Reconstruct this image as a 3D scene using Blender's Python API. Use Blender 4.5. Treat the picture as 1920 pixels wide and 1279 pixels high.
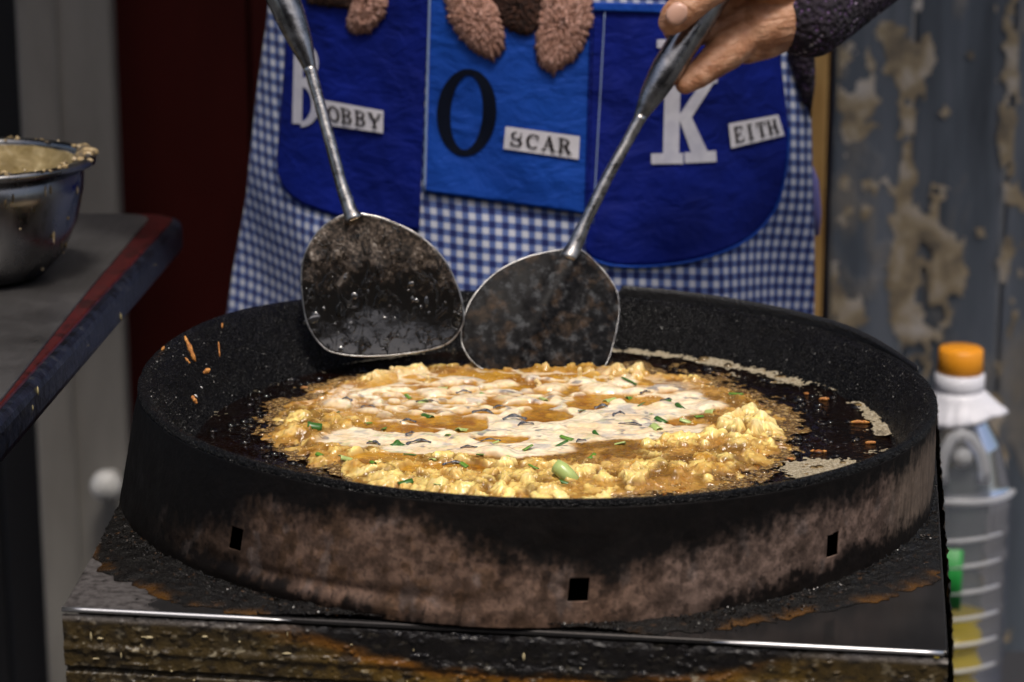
import bpy, bmesh, math, random
import numpy as np
from mathutils import Vector, Matrix

for o in list(bpy.data.objects):
    bpy.data.objects.remove(o)
random.seed(7)
rng = np.random.default_rng(11)
R = math.radians
SC = bpy.context.scene
COL = SC.collection

# ------------------------------------------------------------------ camera
CAM = np.array([-0.019, -1.748, 1.363]); PITCH = R(14.07); FPX = 4533.0
cd = bpy.data.cameras.new('camera'); cam = bpy.data.objects.new('camera', cd); COL.objects.link(cam)
cam.location = CAM; cam.rotation_euler = (R(90) - PITCH, 0, 0)
cd.sensor_width = 36; cd.lens = 85; cd.clip_start = 0.05; cd.clip_end = 2000
cd.dof.use_dof = True; cd.dof.focus_distance = 1.74; cd.dof.aperture_fstop = 6.2; cd.dof.aperture_blades = 9
SC.camera = cam

# ------------------------------------------------------------------ sky and sun
SUN_AZ, SUN_EL = R(14), R(65)          # to the right of straight-ahead-of-the-cook, high
w = bpy.data.worlds.new('World'); SC.world = w; w.use_nodes = True
nt = w.node_tree; bg = nt.nodes['Background']
sk = nt.nodes.new('ShaderNodeTexSky'); sk.sky_type = 'NISHITA'; sk.sun_disc = False
sk.sun_elevation = SUN_EL; sk.sun_rotation = math.pi - SUN_AZ; sk.air_density = 1.0; sk.dust_density = 6.0; sk.ozone_density = .4
nt.links.new(sk.outputs[0], bg.inputs[0]); bg.inputs[1].default_value = 0.09
sl = bpy.data.lights.new('sun', 'SUN'); sl.energy = 1.5; sl.angle = R(10); sl.color = (1, .95, .88)
so = bpy.data.objects.new('sun', sl); COL.objects.link(so)
sdir = Vector((math.sin(SUN_AZ) * math.cos(SUN_EL), -math.cos(SUN_AZ) * math.cos(SUN_EL), math.sin(SUN_EL)))
so.rotation_euler = sdir.to_track_quat('Z', 'Y').to_euler(); so.location = (2, -4, 6)
vs = SC.view_settings
vs.view_transform = 'Standard'; vs.look = 'None'; vs.exposure = 0.6; vs.gamma = 1

# ------------------------------------------------------------------ layout helpers
_up = np.array([0, math.sin(PITCH), math.cos(PITCH)]); _fw = np.array([0, math.cos(PITCH), -math.sin(PITCH)]); _rt = np.array([1., 0, 0])
def ray(px, py):
    return _rt * (px - 960) / FPX - _up * (py - 639.5) / FPX + _fw
def at(px, py, Y):
    d = ray(px, py); return CAM + d * ((Y - CAM[1]) / d[1])
def atz(px, py, Z):
    d = ray(px, py); return CAM + d * ((Z - CAM[2]) / d[2])
def atplane(px, py, p0, n):
    d = ray(px, py); return CAM + d * (np.dot(np.asarray(p0) - CAM, n) / np.dot(d, n))

# ------------------------------------------------------------------ numpy noise
def _h(ix, iy, iz, s):
    n = (ix.astype(np.int64) * 374761393 + iy.astype(np.int64) * 668265263 + iz.astype(np.int64) * 2147483647 + s * 1274126177) & 0xffffffff
    n = ((n ^ (n >> 13)) * 1274126177) & 0xffffffff
    n = (n ^ (n >> 16)) & 0xffffffff
    return n / 4294967295.0
def vnoise(x, y, z=None, s=0):
    x = np.asarray(x, float); y = np.asarray(y, float)
    z = np.zeros_like(x) if z is None else np.asarray(z, float)
    ix, iy, iz = np.floor(x), np.floor(y), np.floor(z)
    fx, fy, fz = x - ix, y - iy, z - iz
    fx = fx * fx * (3 - 2 * fx); fy = fy * fy * (3 - 2 * fy); fz = fz * fz * (3 - 2 * fz)
    def c(a, b, d): return _h(ix + a, iy + b, iz + d, s)
    l0 = (c(0,0,0)*(1-fx)+c(1,0,0)*fx)*(1-fy)+(c(0,1,0)*(1-fx)+c(1,1,0)*fx)*fy
    if not np.any(z): return l0
    l1 = (c(0,0,1)*(1-fx)+c(1,0,1)*fx)*(1-fy)+(c(0,1,1)*(1-fx)+c(1,1,1)*fx)*fy
    return l0*(1-fz)+l1*fz
def fbm(x, y, z=None, s=0, o=4):
    t = 0; a = .5; tot = 0
    for k in range(o):
        t = t + a * vnoise(np.asarray(x)*2**k, np.asarray(y)*2**k, None if z is None else np.asarray(z)*2**k, s + k*17); tot += a; a *= .5
    return t / tot
def sstep(a, b, x):
    t = np.clip((x - a) / (b - a), 0, 1); return t * t * (3 - 2 * t)
def lerp(a, b, t):
    a = np.asarray(a, float); b = np.asarray(b, float); return a + (b - a) * np.asarray(t)[..., None]

# ------------------------------------------------------------------ mesh helpers
def mesh(name, verts, faces, mat, parent=None, smooth=True, col=None, uv=None, rough=None):
    me = bpy.data.meshes.new(name)
    me.from_pydata([tuple(map(float, v)) for v in verts] if not isinstance(verts, np.ndarray) else verts.tolist(), [], faces if not isinstance(faces, np.ndarray) else faces.tolist())
    if smooth: me.polygons.foreach_set('use_smooth', [True] * len(me.polygons))
    if col is not None:
        ca = me.color_attributes.new('Col', 'FLOAT_COLOR', 'POINT')
        c4 = np.ones((len(verts), 4)); c4[:, :3] = col; ca.data.foreach_set('color', c4.ravel())
    if rough is not None:
        a = me.attributes.new('Rgh', 'FLOAT', 'POINT'); a.data.foreach_set('value', np.asarray(rough, float).ravel())
    if uv is not None:
        ul = me.uv_layers.new(name='UVMap'); li = np.zeros(len(me.loops), int); me.loops.foreach_get('vertex_index', li)
        ul.data.foreach_set('uv', np.asarray(uv)[li].ravel())
    me.update()
    o = bpy.data.objects.new(name, me); COL.objects.link(o)
    if mat: me.materials.append(mat)
    if parent: o.parent = parent
    return o
def tag(o, label, cat, group=None, kind=None):
    if label: o['label'] = label
    if cat: o['category'] = cat
    if group: o['group'] = group
    if kind: o['kind'] = kind
    return o
def thing(name, label, cat, group=None):
    o = bpy.data.objects.new(name, None); COL.objects.link(o); o.empty_display_size = .05
    return tag(o, label, cat, group)
def gridf(nu, nv, closed_u=False):
    f = []
    mu = nu if closed_u else nu - 1
    for j in range(nv - 1):
        for i in range(mu):
            a = j * nu + i; b = j * nu + (i + 1) % nu
            f.append((a, b, b + nu, a + nu))
    return f
def gridf_np(nu, nv):
    j, i = np.mgrid[0:nv-1, 0:nu-1]; a = (j * nu + i).ravel()
    return np.stack([a, a + 1, a + 1 + nu, a + nu], 1)
def lathe(prof, n=96, c=(0, 0)):
    v = []
    for r, z in prof:
        for i in range(n):
            a = 2 * math.pi * i / n; v.append((c[0] + r * math.cos(a), c[1] + r * math.sin(a), z))
    return np.array(v), gridf(n, len(prof), True)
def tube(pts, rad, n=16, cap=True):
    pts = [Vector(p) for p in pts]; m = len(pts); v = []; f = []
    t0 = (pts[1] - pts[0]).normalized(); ref = Vector((0, 0, 1)) if abs(t0.z) < .9 else Vector((1, 0, 0))
    u = t0.cross(ref).normalized()
    for k in range(m):
        t = (pts[min(k+1, m-1)] - pts[max(k-1, 0)]).normalized()
        u = (u - t * u.dot(t)).normalized(); b = t.cross(u)
        for i in range(n):
            a = 2 * math.pi * i / n; v.append(pts[k] + (u * math.cos(a) + b * math.sin(a)) * rad[k])
    f = gridf(n, m, True)
    if cap:
        f.append(tuple(range(n))[::-1]); f.append(tuple((m-1)*n + i for i in range(n)))
    return np.array([tuple(q) for q in v]), f
def join(parts):
    V = []; F = []; o = 0
    for v, f in parts:
        V.append(np.asarray(v)); F += [tuple(i + o for i in q) for q in f]; o += len(v)
    return np.concatenate(V), F
def box(x0, x1, y0, y1, z0, z1):
    v = np.array([(x, y, z) for z in (z0, z1) for y in (y0, y1) for x in (x0, x1)], float)
    return v, [(0,2,3,1),(4,5,7,6),(0,1,5,4),(2,6,7,3),(0,4,6,2),(1,3,7,5)]
def bevel(o, wd, seg=2):
    m = o.modifiers.new('bevel', 'BEVEL'); m.width = wd; m.segments = seg; m.limit_method = 'ANGLE'; return o
def solid(o, th, off=0):
    m = o.modifiers.new('solid', 'SOLIDIFY'); m.thickness = th; m.offset = off; return o
def apply_mods(o):
    dg = bpy.context.evaluated_depsgraph_get(); dg.update()
    me = bpy.data.meshes.new_from_object(o.evaluated_get(dg)); o.modifiers.clear(); o.data = me; return o

# ------------------------------------------------------------------ material helpers
class M:
    def __init__(s, name, base=(.5,.5,.5), rough=.5, metal=0, spec=.5, **k):
        s.m = bpy.data.materials.new(name); s.m.use_nodes = True; s.t = s.m.node_tree
        s.b = s.t.nodes['Principled BSDF']; s.set(base=base, rough=rough, metal=metal, spec=spec, **k); s.co = None
    def set(s, base=None, rough=None, metal=None, spec=None, **k):
        i = s.b.inputs
        if base is not None: i['Base Color'].default_value = (*base, 1)
        if rough is not None: i['Roughness'].default_value = rough
        if metal is not None: i['Metallic'].default_value = metal
        if spec is not None: i['Specular IOR Level'].default_value = spec
        for kk, v in k.items(): i[kk.replace('_', ' ')].default_value = v
        return s
    def n(s, t, **k):
        q = s.t.nodes.new(t)
        for a, v in k.items(): setattr(q, a, v)
        return q
    def link(s, a, b): s.t.links.new(a, b)
    def coord(s, kind='Object', scale=(1,1,1), loc=(0,0,0)):
        c = s.n('ShaderNodeTexCoord'); mp = s.n('ShaderNodeMapping'); mp.inputs['Scale'].default_value = scale; mp.inputs['Location'].default_value = loc
        s.link(c.outputs[kind], mp.inputs['Vector']); return mp.outputs[0]
    def noise(s, scale, detail=4, rough=.55, co=None, dist=0):
        q = s.n('ShaderNodeTexNoise'); q.inputs['Scale'].default_value = scale; q.inputs['Detail'].default_value = detail
        q.inputs['Roughness'].default_value = rough; q.inputs['Distortion'].default_value = dist
        s.link(co if co is not None else s.coord(), q.inputs['Vector']); return q.outputs['Fac']
    def vor(s, scale, co=None, feature='F1', out='Distance'):
        q = s.n('ShaderNodeTexVoronoi'); q.feature = feature; q.inputs['Scale'].default_value = scale
        s.link(co if co is not None else s.coord(), q.inputs['Vector']); return q.outputs[out]
    def ramp(s, fac, stops):
        q = s.n('ShaderNodeValToRGB'); e = q.color_ramp.elements
        while len(e) < len(stops): e.new(.5)
        for i, (p, c) in enumerate(stops):
            e[i].position = p; e[i].color = (*c, 1) if not isinstance(c, (int, float)) else (c, c, c, 1)
        s.link(fac, q.inputs[0]); return q.outputs[0]
    def mix(s, fac, a, b, mode='MIX'):
        q = s.n('ShaderNodeMix'); q.data_type = 'RGBA'; q.blend_type = mode
        for v, inp in ((fac, q.inputs[0]), (a, q.inputs[6]), (b, q.inputs[7])):
            if hasattr(v, 'is_output'): s.link(v, inp)
            elif isinstance(v, (int, float)): inp.default_value = v
            else: inp.default_value = (*v, 1)
        return q.outputs[2]
    def math(s, op, a, b=0.0):
        q = s.n('ShaderNodeMath'); q.operation = op
        for v, inp in ((a, q.inputs[0]), (b, q.inputs[1])):
            if hasattr(v, 'is_output'): s.link(v, inp)
            else: inp.default_value = v
        return q.outputs[0]
    def attr(s, name, out='Color'):
        q = s.n('ShaderNodeAttribute'); q.attribute_name = name; return q.outputs[out]
    def base(s, c): s.link(c, s.b.inputs['Base Color']); return s
    def rough(s, c): s.link(c, s.b.inputs['Roughness']); return s
    def metal(s, c): s.link(c, s.b.inputs['Metallic']); return s
    def bump(s, h, strength=.5, dist=.002, chain=None):
        q = s.n('ShaderNodeBump'); q.inputs['Strength'].default_value = strength; q.inputs['Distance'].default_value = dist
        s.link(h, q.inputs['Height'])
        if chain is not None: s.link(chain, q.inputs['Normal'])
        s.link(q.outputs[0], s.b.inputs['Normal']); return q.outputs[0]

# ================================================================== SETTING
Z_RIM, Z_OIL, Z_TOP = .895, .853, .812

m = M('ground_asphalt', (.05, .05, .05), .9); m.base(m.ramp(m.noise(40, 6), [(.3, (.03,.03,.03)), (.7, (.075,.072,.07))])); m.bump(m.noise(300, 3), .4, .004)
g = mesh('ground', [(-300,-300,0),(300,-300,0),(300,300,0),(-300,300,0)], [(0,1,2,3)], m.m, smooth=False); tag(g, None, None, kind='structure')

# --- grey door leaf / post at the left
m = M('grey_paint', (.075,.072,.068), .55)
m.base(m.ramp(m.noise(5, 5, .6, m.coord(scale=(3,3,.7))), [(.3,(.15,.14,.127)),(.7,(.23,.217,.198))])); m.bump(m.noise(60,3), .15, .002)
Yp = 1.25
xl, xr = at(58, 640, Yp)[0], at(232, 640, Yp)[0]
t = thing('grey_door_panel', 'plain dull grey door panel standing behind the steel table', 'door panel')
o = mesh('panel', *box(xl, xr, Yp, Yp + .045, .0, 2.2), m.m, t, False); bevel(o, .006)
o = mesh('edge_strip', *box(at(128,640,Yp)[0], at(134,640,Yp)[0], Yp - .006, Yp, .02, 2.19), m.m, t, False); bevel(o, .002)
kp = at(203, 905, Yp - .03)
mk = M('knob_white', (.55,.54,.52), .35)
prof = [(.001,-.03),(.016,-.028),(.0205,-.018),(.0205,-.008),(.014,.002),(.009,.006),(.009,.03)]
v, f = lathe(prof, 32); v = np.stack([v[:,0] + kp[0], v[:,2] + kp[1], v[:,1] + kp[2]], 1)
mesh('knob', v, f, mk.m, t)

# --- maroon boards behind the cook
m = M('maroon_paint', (.03,.005,.004), .6, 0, .12); m.base(m.ramp(m.noise(4, 5, .6, m.coord(scale=(2,2,.6))), [(.3,(.042,.005,.0035)),(.75,(.068,.009,.0065))])); m.bump(m.noise(90,3), .2, .002)
t = thing('maroon_board_wall', 'very dark maroon painted boards behind the cook', 'wall')
x0 = -.60
while x0 < .36:
    o = mesh('board', *box(x0, x0 + .236, 1.40, 1.43, 0, 2.4), m.m, t, False); bevel(o, .004); x0 += .24
mesh('backing', *box(-.62, .42, 1.432, 1.45, 0, 2.4), m.m, t, False)
# --- black gap at far left: flat black slats stand in for its shade
m = M('gap_black', (.006,.006,.008), .7); m.bump(m.noise(30,3),.2,.002)
t = thing('black_gap_fill', 'black slats filling the dark gap at the far left edge', 'backdrop')
for k in range(7):
    o = mesh('slat', *box(-1.45 + k * .12, -1.45 + k * .12 + .117, 1.48, 1.50, 0, 2.4), m.m, t, False); bevel(o, .004)

# --- weathered right hand sheets
m = M('weathered_sheet', (.05,.055,.06), .6)
c1 = m.coord(scale=(1, 1, .55)); c2 = m.coord(scale=(1, 1, .3), loc=(3.3, 0, 1.7))
basec = m.ramp(m.noise(9, 5, .62, m.coord(scale=(1.6,1,.16), loc=(3.3,0,1.7))), [(.28,(.035,.043,.055)),(.5,(.12,.145,.18)),(.75,(.24,.27,.32))])
peel = m.ramp(m.noise(12, 4, .55, c1, .4), [(.54,0.),(.66,1.)])
peelc = m.ramp(m.noise(18, 3, .5, m.coord(loc=(7,1,3))), [(.3,(.34,.31,.26)),(.55,(.5,.41,.27)),(.8,(.68,.63,.57))])
area = m.ramp(m.noise(3.2, 2, .5, m.coord(scale=(1.3,1,.5), loc=(1.2,0,.4))), [(.40,0.),(.58,1.)])
m.base(m.mix(m.math('MULTIPLY', m.math('MULTIPLY', peel, area), .45), basec, peelc)); m.rough(m.ramp(peel, [(0,.55),(1,.9)])); m.bump(peel, .6, .004)
t = thing('weathered_panel_wall', 'blue grey weathered sheet wall with peeling beige patches at right', 'wall')
ye = 1.36
xs = [at(1546, 640, ye)[0], at(1692, 640, ye)[0], at(1872, 640, ye)[0], at(2120,640,ye)[0], at(2400,640,ye)[0]]
for k in range(4):
    o = mesh('sheet', *box(xs[k] + .003, xs[k+1] - .003, ye + .004 * (k % 2), ye + .03, 0, 2.3), m.m, t, False); bevel(o, .003)
ms = M('seam_filler', (.2,.16,.1), .8)
ms.base(ms.ramp(ms.noise(14, 5, .6, ms.coord(scale=(1,1,.5))), [(.35,(.10,.10,.10)),(.5,(.32,.255,.17)),(.7,(.5,.43,.35))])); ms.bump(ms.noise(40,4), .7, .006)
def ragged_strip(xc, wid, z0, z1, y, s, parent, name, mat):
    n = 90; zs = np.linspace(z0, z1, n); L = xc - wid * (.35 + .9 * fbm(zs*9, zs*0+s, s=s, o=4)); Rr = xc + wid * (.2 + 1.0 * fbm(zs*9, zs*0+s+9, s=s, o=4))
    V = []
    for i in range(n):
        for q in (0, .25, .5, .75, 1.):
            V.append((L[i] + (Rr[i]-L[i])*q, y - .003*math.sin(math.pi*q), zs[i]))
    return mesh(name, np.array(V), gridf(5, n), mat, parent)
mp = M('old_plaster', (.25,.22,.18), .9); mp.base(mp.ramp(mp.noise(22,5,.6), [(.32,(.16,.14,.115)),(.5,(.42,.34,.22)),(.68,(.66,.62,.57))])); mp.bump(mp.noise(60,4),.6,.004)
stp = .003; gx = np.arange(xs[0]+.006, xs[4], stp); gz = np.arange(.02, 1.15, stp); X, Zg = np.meshgrid(gx, gz); fld = np.zeros_like(X)
for px, py, rx, rz in [(1720,95,40,45),(1705,150,25,60),(1600,105,36,30),(1660,70,24,22),(1580,185,22,22),(1625,195,30,40),(1605,240,36,20),(1640,235,20,18),(1600,345,44,20),(1590,390,18,26),(1625,400,14,18),(1712,420,36,42),(1760,445,40,22),(1690,540,24,80),(1750,360,18,40),(1780,500,26,60),(1765,560,22,50),(1840,440,22,16),(1560,540,22,60),(1600,590,30,30),(1905,380,18,26),(1890,480,20,45),(1912,500,14,40),(1900,600,16,30),(1895,130,14,30),(1890,230,12,30),(1700,330,12,26),(1770,210,12,12),(1820,105,10,12),(1870,880,24,40),(1700,240,16,60),(1703,300,14,60),(1560,640,30,40),(1730,640,30,60)]:
    p = at(px, py, ye); fld = np.maximum(fld, np.exp(-(((X-p[0])/(rx*.0010))**2 + ((Zg-p[2])/(rz*.0010))**2)))
fld = np.maximum(fld, .62*np.exp(-((X-xs[1])/.016)**2)); fld = np.maximum(fld, .55*np.exp(-((X-xs[2])/.012)**2))
fld = fld + 1.3*(fbm(X*26, Zg*18, s=4, o=4)-.5) + 1.3*(fbm(X*75, Zg*42, s=6, o=3)-.5) - .06
F = gridf_np(len(gx), len(gz)); F = F[(fld.ravel()[F] > .50).all(1)]; used = np.unique(F); rm = -np.ones(X.size, int); rm[used] = np.arange(len(used))
V = np.stack([X.ravel(), (ye - .0015 - .002*np.clip(fld-.5,0,1)).ravel(), Zg.ravel()], 1)[used]
mesh('old_plaster', V, rm[F], mp.m, t)['kind'] = 'stuff'

# --- pine batten
m = M('pine_batten', (.36,.2,.07), .55); m.base(m.ramp(m.noise(20, 4, .5, m.coord(scale=(6,6,.6))), [(.3,(.40,.22,.06)),(.7,(.6,.37,.13))]))
p0, p1 = at(1512, 400, 1.22), at(1546, 400, 1.22)
o = mesh('pine_batten', *box(p0[0], p1[0], 1.22, 1.26, 0, 2.2), m.m, None, False); bevel(o, .003)
tag(o, 'yellow pine batten standing upright beside the weathered wall', 'batten')

# --- unseen canopy added to shade the walls, unseen house added to darken reflections
m = M('canopy_canvas', (.035,.035,.045), .8); m.bump(m.noise(200,3), .3, .002)
t = thing('shade_canopy', 'unseen dark canvas canopy added to shade the back of the stall', 'canopy')
n = 40; V = []
for j in range(12):
    for i in range(n):
        x = -2.0 + 4.0*i/(n-1); y = .42 + 1.5*j/11; V.append((x, y, 2.25 + .18*j/11 - .05*math.sin(math.pi*((i*5/(n-1)) % 1))))
o = mesh('canvas', np.array(V), gridf(n, 12), m.m, t); solid(o, .004, 0)
mp_ = M('canopy_pole', (.2,.2,.2), .4, .8)
for x in (-1.95, 1.95): mesh('pole', *tube([(x,.46,0),(x,.46,2.26)], [.02,.02], 14), mp_.m, t)
def house():
    t = thing('unseen_house', 'unseen dark brick house added behind the camera for dark reflections', 'house')
    mw = M('house_brick', (.10,.06,.045), .85); bk = mw.n('ShaderNodeTexBrick'); bk.inputs['Scale'].default_value = 4; bk.inputs['Color1'].default_value = (.09,.05,.035,1); bk.inputs['Color2'].default_value = (.13,.075,.05,1); bk.inputs['Mortar'].default_value = (.12,.11,.10,1)
    c_ = mw.coord(); sp = mw.n('ShaderNodeSeparateXYZ'); cb = mw.n('ShaderNodeCombineXYZ'); mw.link(c_, sp.inputs[0]); mw.link(sp.outputs[0], cb.inputs[0]); mw.link(sp.outputs[2], cb.inputs[1]); mw.link(cb.outputs[0], bk.inputs['Vector']); mw.base(bk.outputs[0])
    mesh('wall', *box(-9, 9, -9.3, -8.3, 0, 5.6), mw.m, t, False)
    mr = M('house_roof', (.06,.05,.05), .8); V = [(-9.3,-8.0,5.5),(9.3,-8.0,5.5),(9.3,-9.6,6.4),(-9.3,-9.6,6.4)]; o = mesh('roof', V, [(0,1,2,3)], mr.m, t, False); solid(o, .12, -1)
    mg = M('house_glass', (.02,.025,.03), .05); mf = M('house_frame', (.3,.3,.28), .5)
    for zc in (1.2, 3.4):
        for k in range(6):
            x = -7.5 + 3*k; wn = mesh('window', *box(x-.55, x+.55, -8.31, -8.27, zc, zc+1.3), mf.m, t, False); mesh('pane', *box(x-.48, x+.48, -8.275, -8.262, zc+.07, zc+1.23), mg.m, wn, False)
house()

# ================================================================== PREP TABLE (left)
ZT = .908
def table():
    t = thing('prep_table', 'scuffed steel topped prep table with red and navy edge', 'table')
    e0 = atz(346, 405, ZT); e1 = atz(-40, 832, ZT)
    xE = e0[0]; yB = e0[1] + .02
    dx = (e1[0] - e0[0]) / (e1[1] - e0[1])
    def edge(y): return xE + dx * (y - yB)
    # outline with rounded back-right corner
    def outline(inset):
        r = .03 ; pts = []
        yb = yB - inset
        pts.append((-1.1, yb))
        cx_, cy_ = edge(yb - r) - inset - r, yb - r
        for k in range(9):
            a = R(90 - 90 * k / 8); pts.append((cx_ + r * math.cos(a), cy_ + r * math.sin(a)))
        for y in (0.2, -.1, -.4, -.62): pts.append((edge(y) - inset, y))
        pts.append((-1.1, -.62)); return pts
    def slab(pts, z0, z1):
        n = len(pts); v = [(x, y, z0) for x, y in pts] + [(x, y, z1) for x, y in pts]
        f = [tuple(range(n))[::-1], tuple(range(n, 2*n))] + [(i, (i+1) % n, n+(i+1) % n, n+i) for i in range(n)]
        # outline is clockwise seen from above
        return np.array(v), [q[::-1] for q in f]
    m = M('steel_worn', (.30,.29,.29), .3, .35)
    n1 = m.noise(7, 6, .65); n2 = m.noise(120, 3, .6, m.coord(scale=(1,.15,1)))
    m.base(m.ramp(n1, [(.3,(.035,.033,.033)),(.5,(.075,.072,.072)),(.7,(.11,.106,.106))])); m.rough(m.ramp(m.mix(.35, n1, n2), [(.3,.25),(.7,.48)])); m.bump(n2, .06, .001)
    mr = M('red_enamel', (.13,.012,.012), .35); mr.base(mr.ramp(mr.noise(60,4), [(.38,(.022,.005,.005)),(.55,(.06,.008,.008)),(.72,(.025,.008,.008))]))
    mn = M('navy_edge', (.012,.016,.032), .35)
    mn.base(mn.ramp(mn.noise(70,5,.6), [(.38,(.003,.0035,.005)),(.58,(.010,.013,.024)),(.72,(.035,.035,.035))])); mn.bump(mn.noise(120,4), .4, .003)
    o = mesh('edge_band', *slab(outline(0), ZT - .036, ZT - .0022), mn.m, t, False); bevel(o, .009, 3)
    o = mesh('red_border', *slab(outline(.008), ZT - .012, ZT), mr.m, t, False); bevel(o, .002)
    # steel sheet: its right edge tapers away from the border towards the back
    pts = outline(.014); pts2 = []
    for x, y in pts:
        taper = .020 * sstep(-.15, .5, np.array(y)) - .004
        pts2.append((x - float(taper) if x > -1 else x, y - (.004 if y > .4 else 0)))
    o = mesh('steel_top', *slab(pts2, ZT - .008, ZT + .0022), m.m, t, False); bevel(o, .001)
    mg = M('crumb_food', (.30,.25,.12), .6)
    random.seed(3); P = []
    for k in range(7):
        y = random.uniform(-.25, .55); z = ZT - random.uniform(.004, .03); x = edge(y)
        r = random.choice([.0006,.0008,.001,.0016]); v, f = lathe([(.0001,-r),(r*.8,-r*.5),(r,0),(r*.7,r*.6),(.0001,r)], 7)
        v = v * np.array([.6, 1.3, random.choice([1,1,2.4])]); P.append((v + np.array([x, y, z]), f))
    mesh('batter_spots', *join(P), mg.m, t)['kind'] = 'stuff'
    ml = M('table_leg_steel', (.06,.06,.065), .5, .4); ml.bump(ml.noise(60,3), .2, .002)
    for lx, ly in ((-.5, -.5), (-.62, .46)):
        o = mesh('leg', *box(lx - .02, lx + .02, ly - .02, ly + .02, 0, ZT - .037), ml.m, t, False); bevel(o, .004)
    o = mesh('shelf', *box(-1.05, -.49, -.52, .48, .25, .27), ml.m, t, False); bevel(o, .003)
    return t
table()

def bowl():
    bx, by = -.478, .285; zb = ZT + .0028
    t = thing('mixing_bowl', 'steel mixing bowl with batter caked round its rim', 'bowl')
    m = M('bowl_steel', (.5,.5,.5), .16, 1); n1 = m.noise(30, 5, .6, m.coord(scale=(1,1,.5)))
    m.base(m.ramp(n1, [(.4,(.20,.20,.205)),(.6,(.27,.27,.27)),(.7,(.13,.12,.11))])); m.rough(m.ramp(n1, [(.4,.22),(.7,.45)]))
    out = [(.001,0),(.045,0),(.058,.004),(.074,.022),(.086,.048),(.092,.075),(.094,.100)]
    inn = [(.0915,.100),(.0895,.075),(.083,.048),(.071,.024),(.055,.007),(.001,.004)]
    v, f = lathe([(r, z + zb) for r, z in out + inn], 96, (bx, by)); mesh('bowl_body', v, f, m.m, t)
    rim = [(.0925,.099),(.100,.100),(.1035,.098),(.104,.1015),(.1035,.104),(.098,.1045),(.092,.103),(.0925,.099)]
    v, f = lathe([(r, z + zb) for r, z in rim], 96, (bx, by)); mesh('rim', v, f, m.m, t)
    # batter
    mb = M('batter_thick', (.5,.4,.22), .45); mb.base(mb.ramp(mb.noise(60,5,.6), [(.35,(.14,.10,.035)),(.6,(.26,.20,.09)),(.75,(.40,.33,.19))])); mb.bump(mb.noise(150,4),.6,.003)
    n = 120; prof = []
    V = []; rr = np.concatenate([np.linspace(.001, .078, 14), np.linspace(.081, .0905, 10)])
    for k, r in enumerate(rr):
        for i in range(n):
            a = 2*math.pi*i/n
            z = .062 + (.0 if k < 14 else (k-13)/10*(.036))
            nz = float(fbm(np.array([math.cos(a)*5 + r*60]), np.array([math.sin(a)*5 + k*.4]), s=4)[0])
            V.append((bx + (r - (.003*nz if k>=14 else 0))*math.cos(a), by + (r - (.003*nz if k>=14 else 0))*math.sin(a), zb + z + (.004*nz if k > 8 else .002*nz)))
    o = mesh('batter', np.array(V), gridf(n, len(rr), True), mb.m); tag(o, 'pale batter filling the steel mixing bowl', 'batter')
    mc = M('crust_dried', (.62,.5,.32), .8); mc.base(mc.ramp(mc.noise(90,4), [(.38,(.04,.032,.025)),(.5,(.28,.2,.09)),(.7,(.6,.5,.36))])); mc.bump(mc.noise(300,4),.7,.003)
    random.seed(8); P = []
    for k in range(150):
        a = random.uniform(0, 2*math.pi)
        if k < 45: a = random.gauss(0.25, .16)
        r = random.choice([.0015,.002,.003]) * (1.5 if k < 25 else 1); v, f = lathe([(.0001,-r),(r*.8,-r*.5),(r,0),(r*.7,r*.6),(.0001,r)], 8)
        rr2 = random.uniform(.091,.104); P.append((v * np.array([random.uniform(.7,1.5), random.uniform(.7,1.5), .8]) + np.array([bx + rr2*math.cos(a), by + rr2*math.sin(a), zb + .104 + random.uniform(-.001,.002)]), f))
    mesh('dried_crust', *join(P), mc.m, t)['kind'] = 'stuff'
    P = []
    for k in range(30):
        a = random.uniform(-2.2, .1); z = random.uniform(.01,.09); r0 = np.interp(z, [0,.004,.022,.048,.075,.1], [.05,.058,.074,.086,.092,.094])
        r = random.choice([.001,.0015,.002]); L = random.choice([1,1,3,6]); v, f = lathe([(.0001,-r*L),(r*.8,-r*.5*L),(r,0),(r*.7,r*.6*L),(.0001,r*L)], 7)
        P.append((v * np.array([.8,.8,1]) + np.array([bx + r0*math.cos(a), by + r0*math.sin(a), zb + z]), f))
    mesh('batter_splashes', *join(P), mc.m, t)['kind'] = 'stuff'
bowl()

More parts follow.
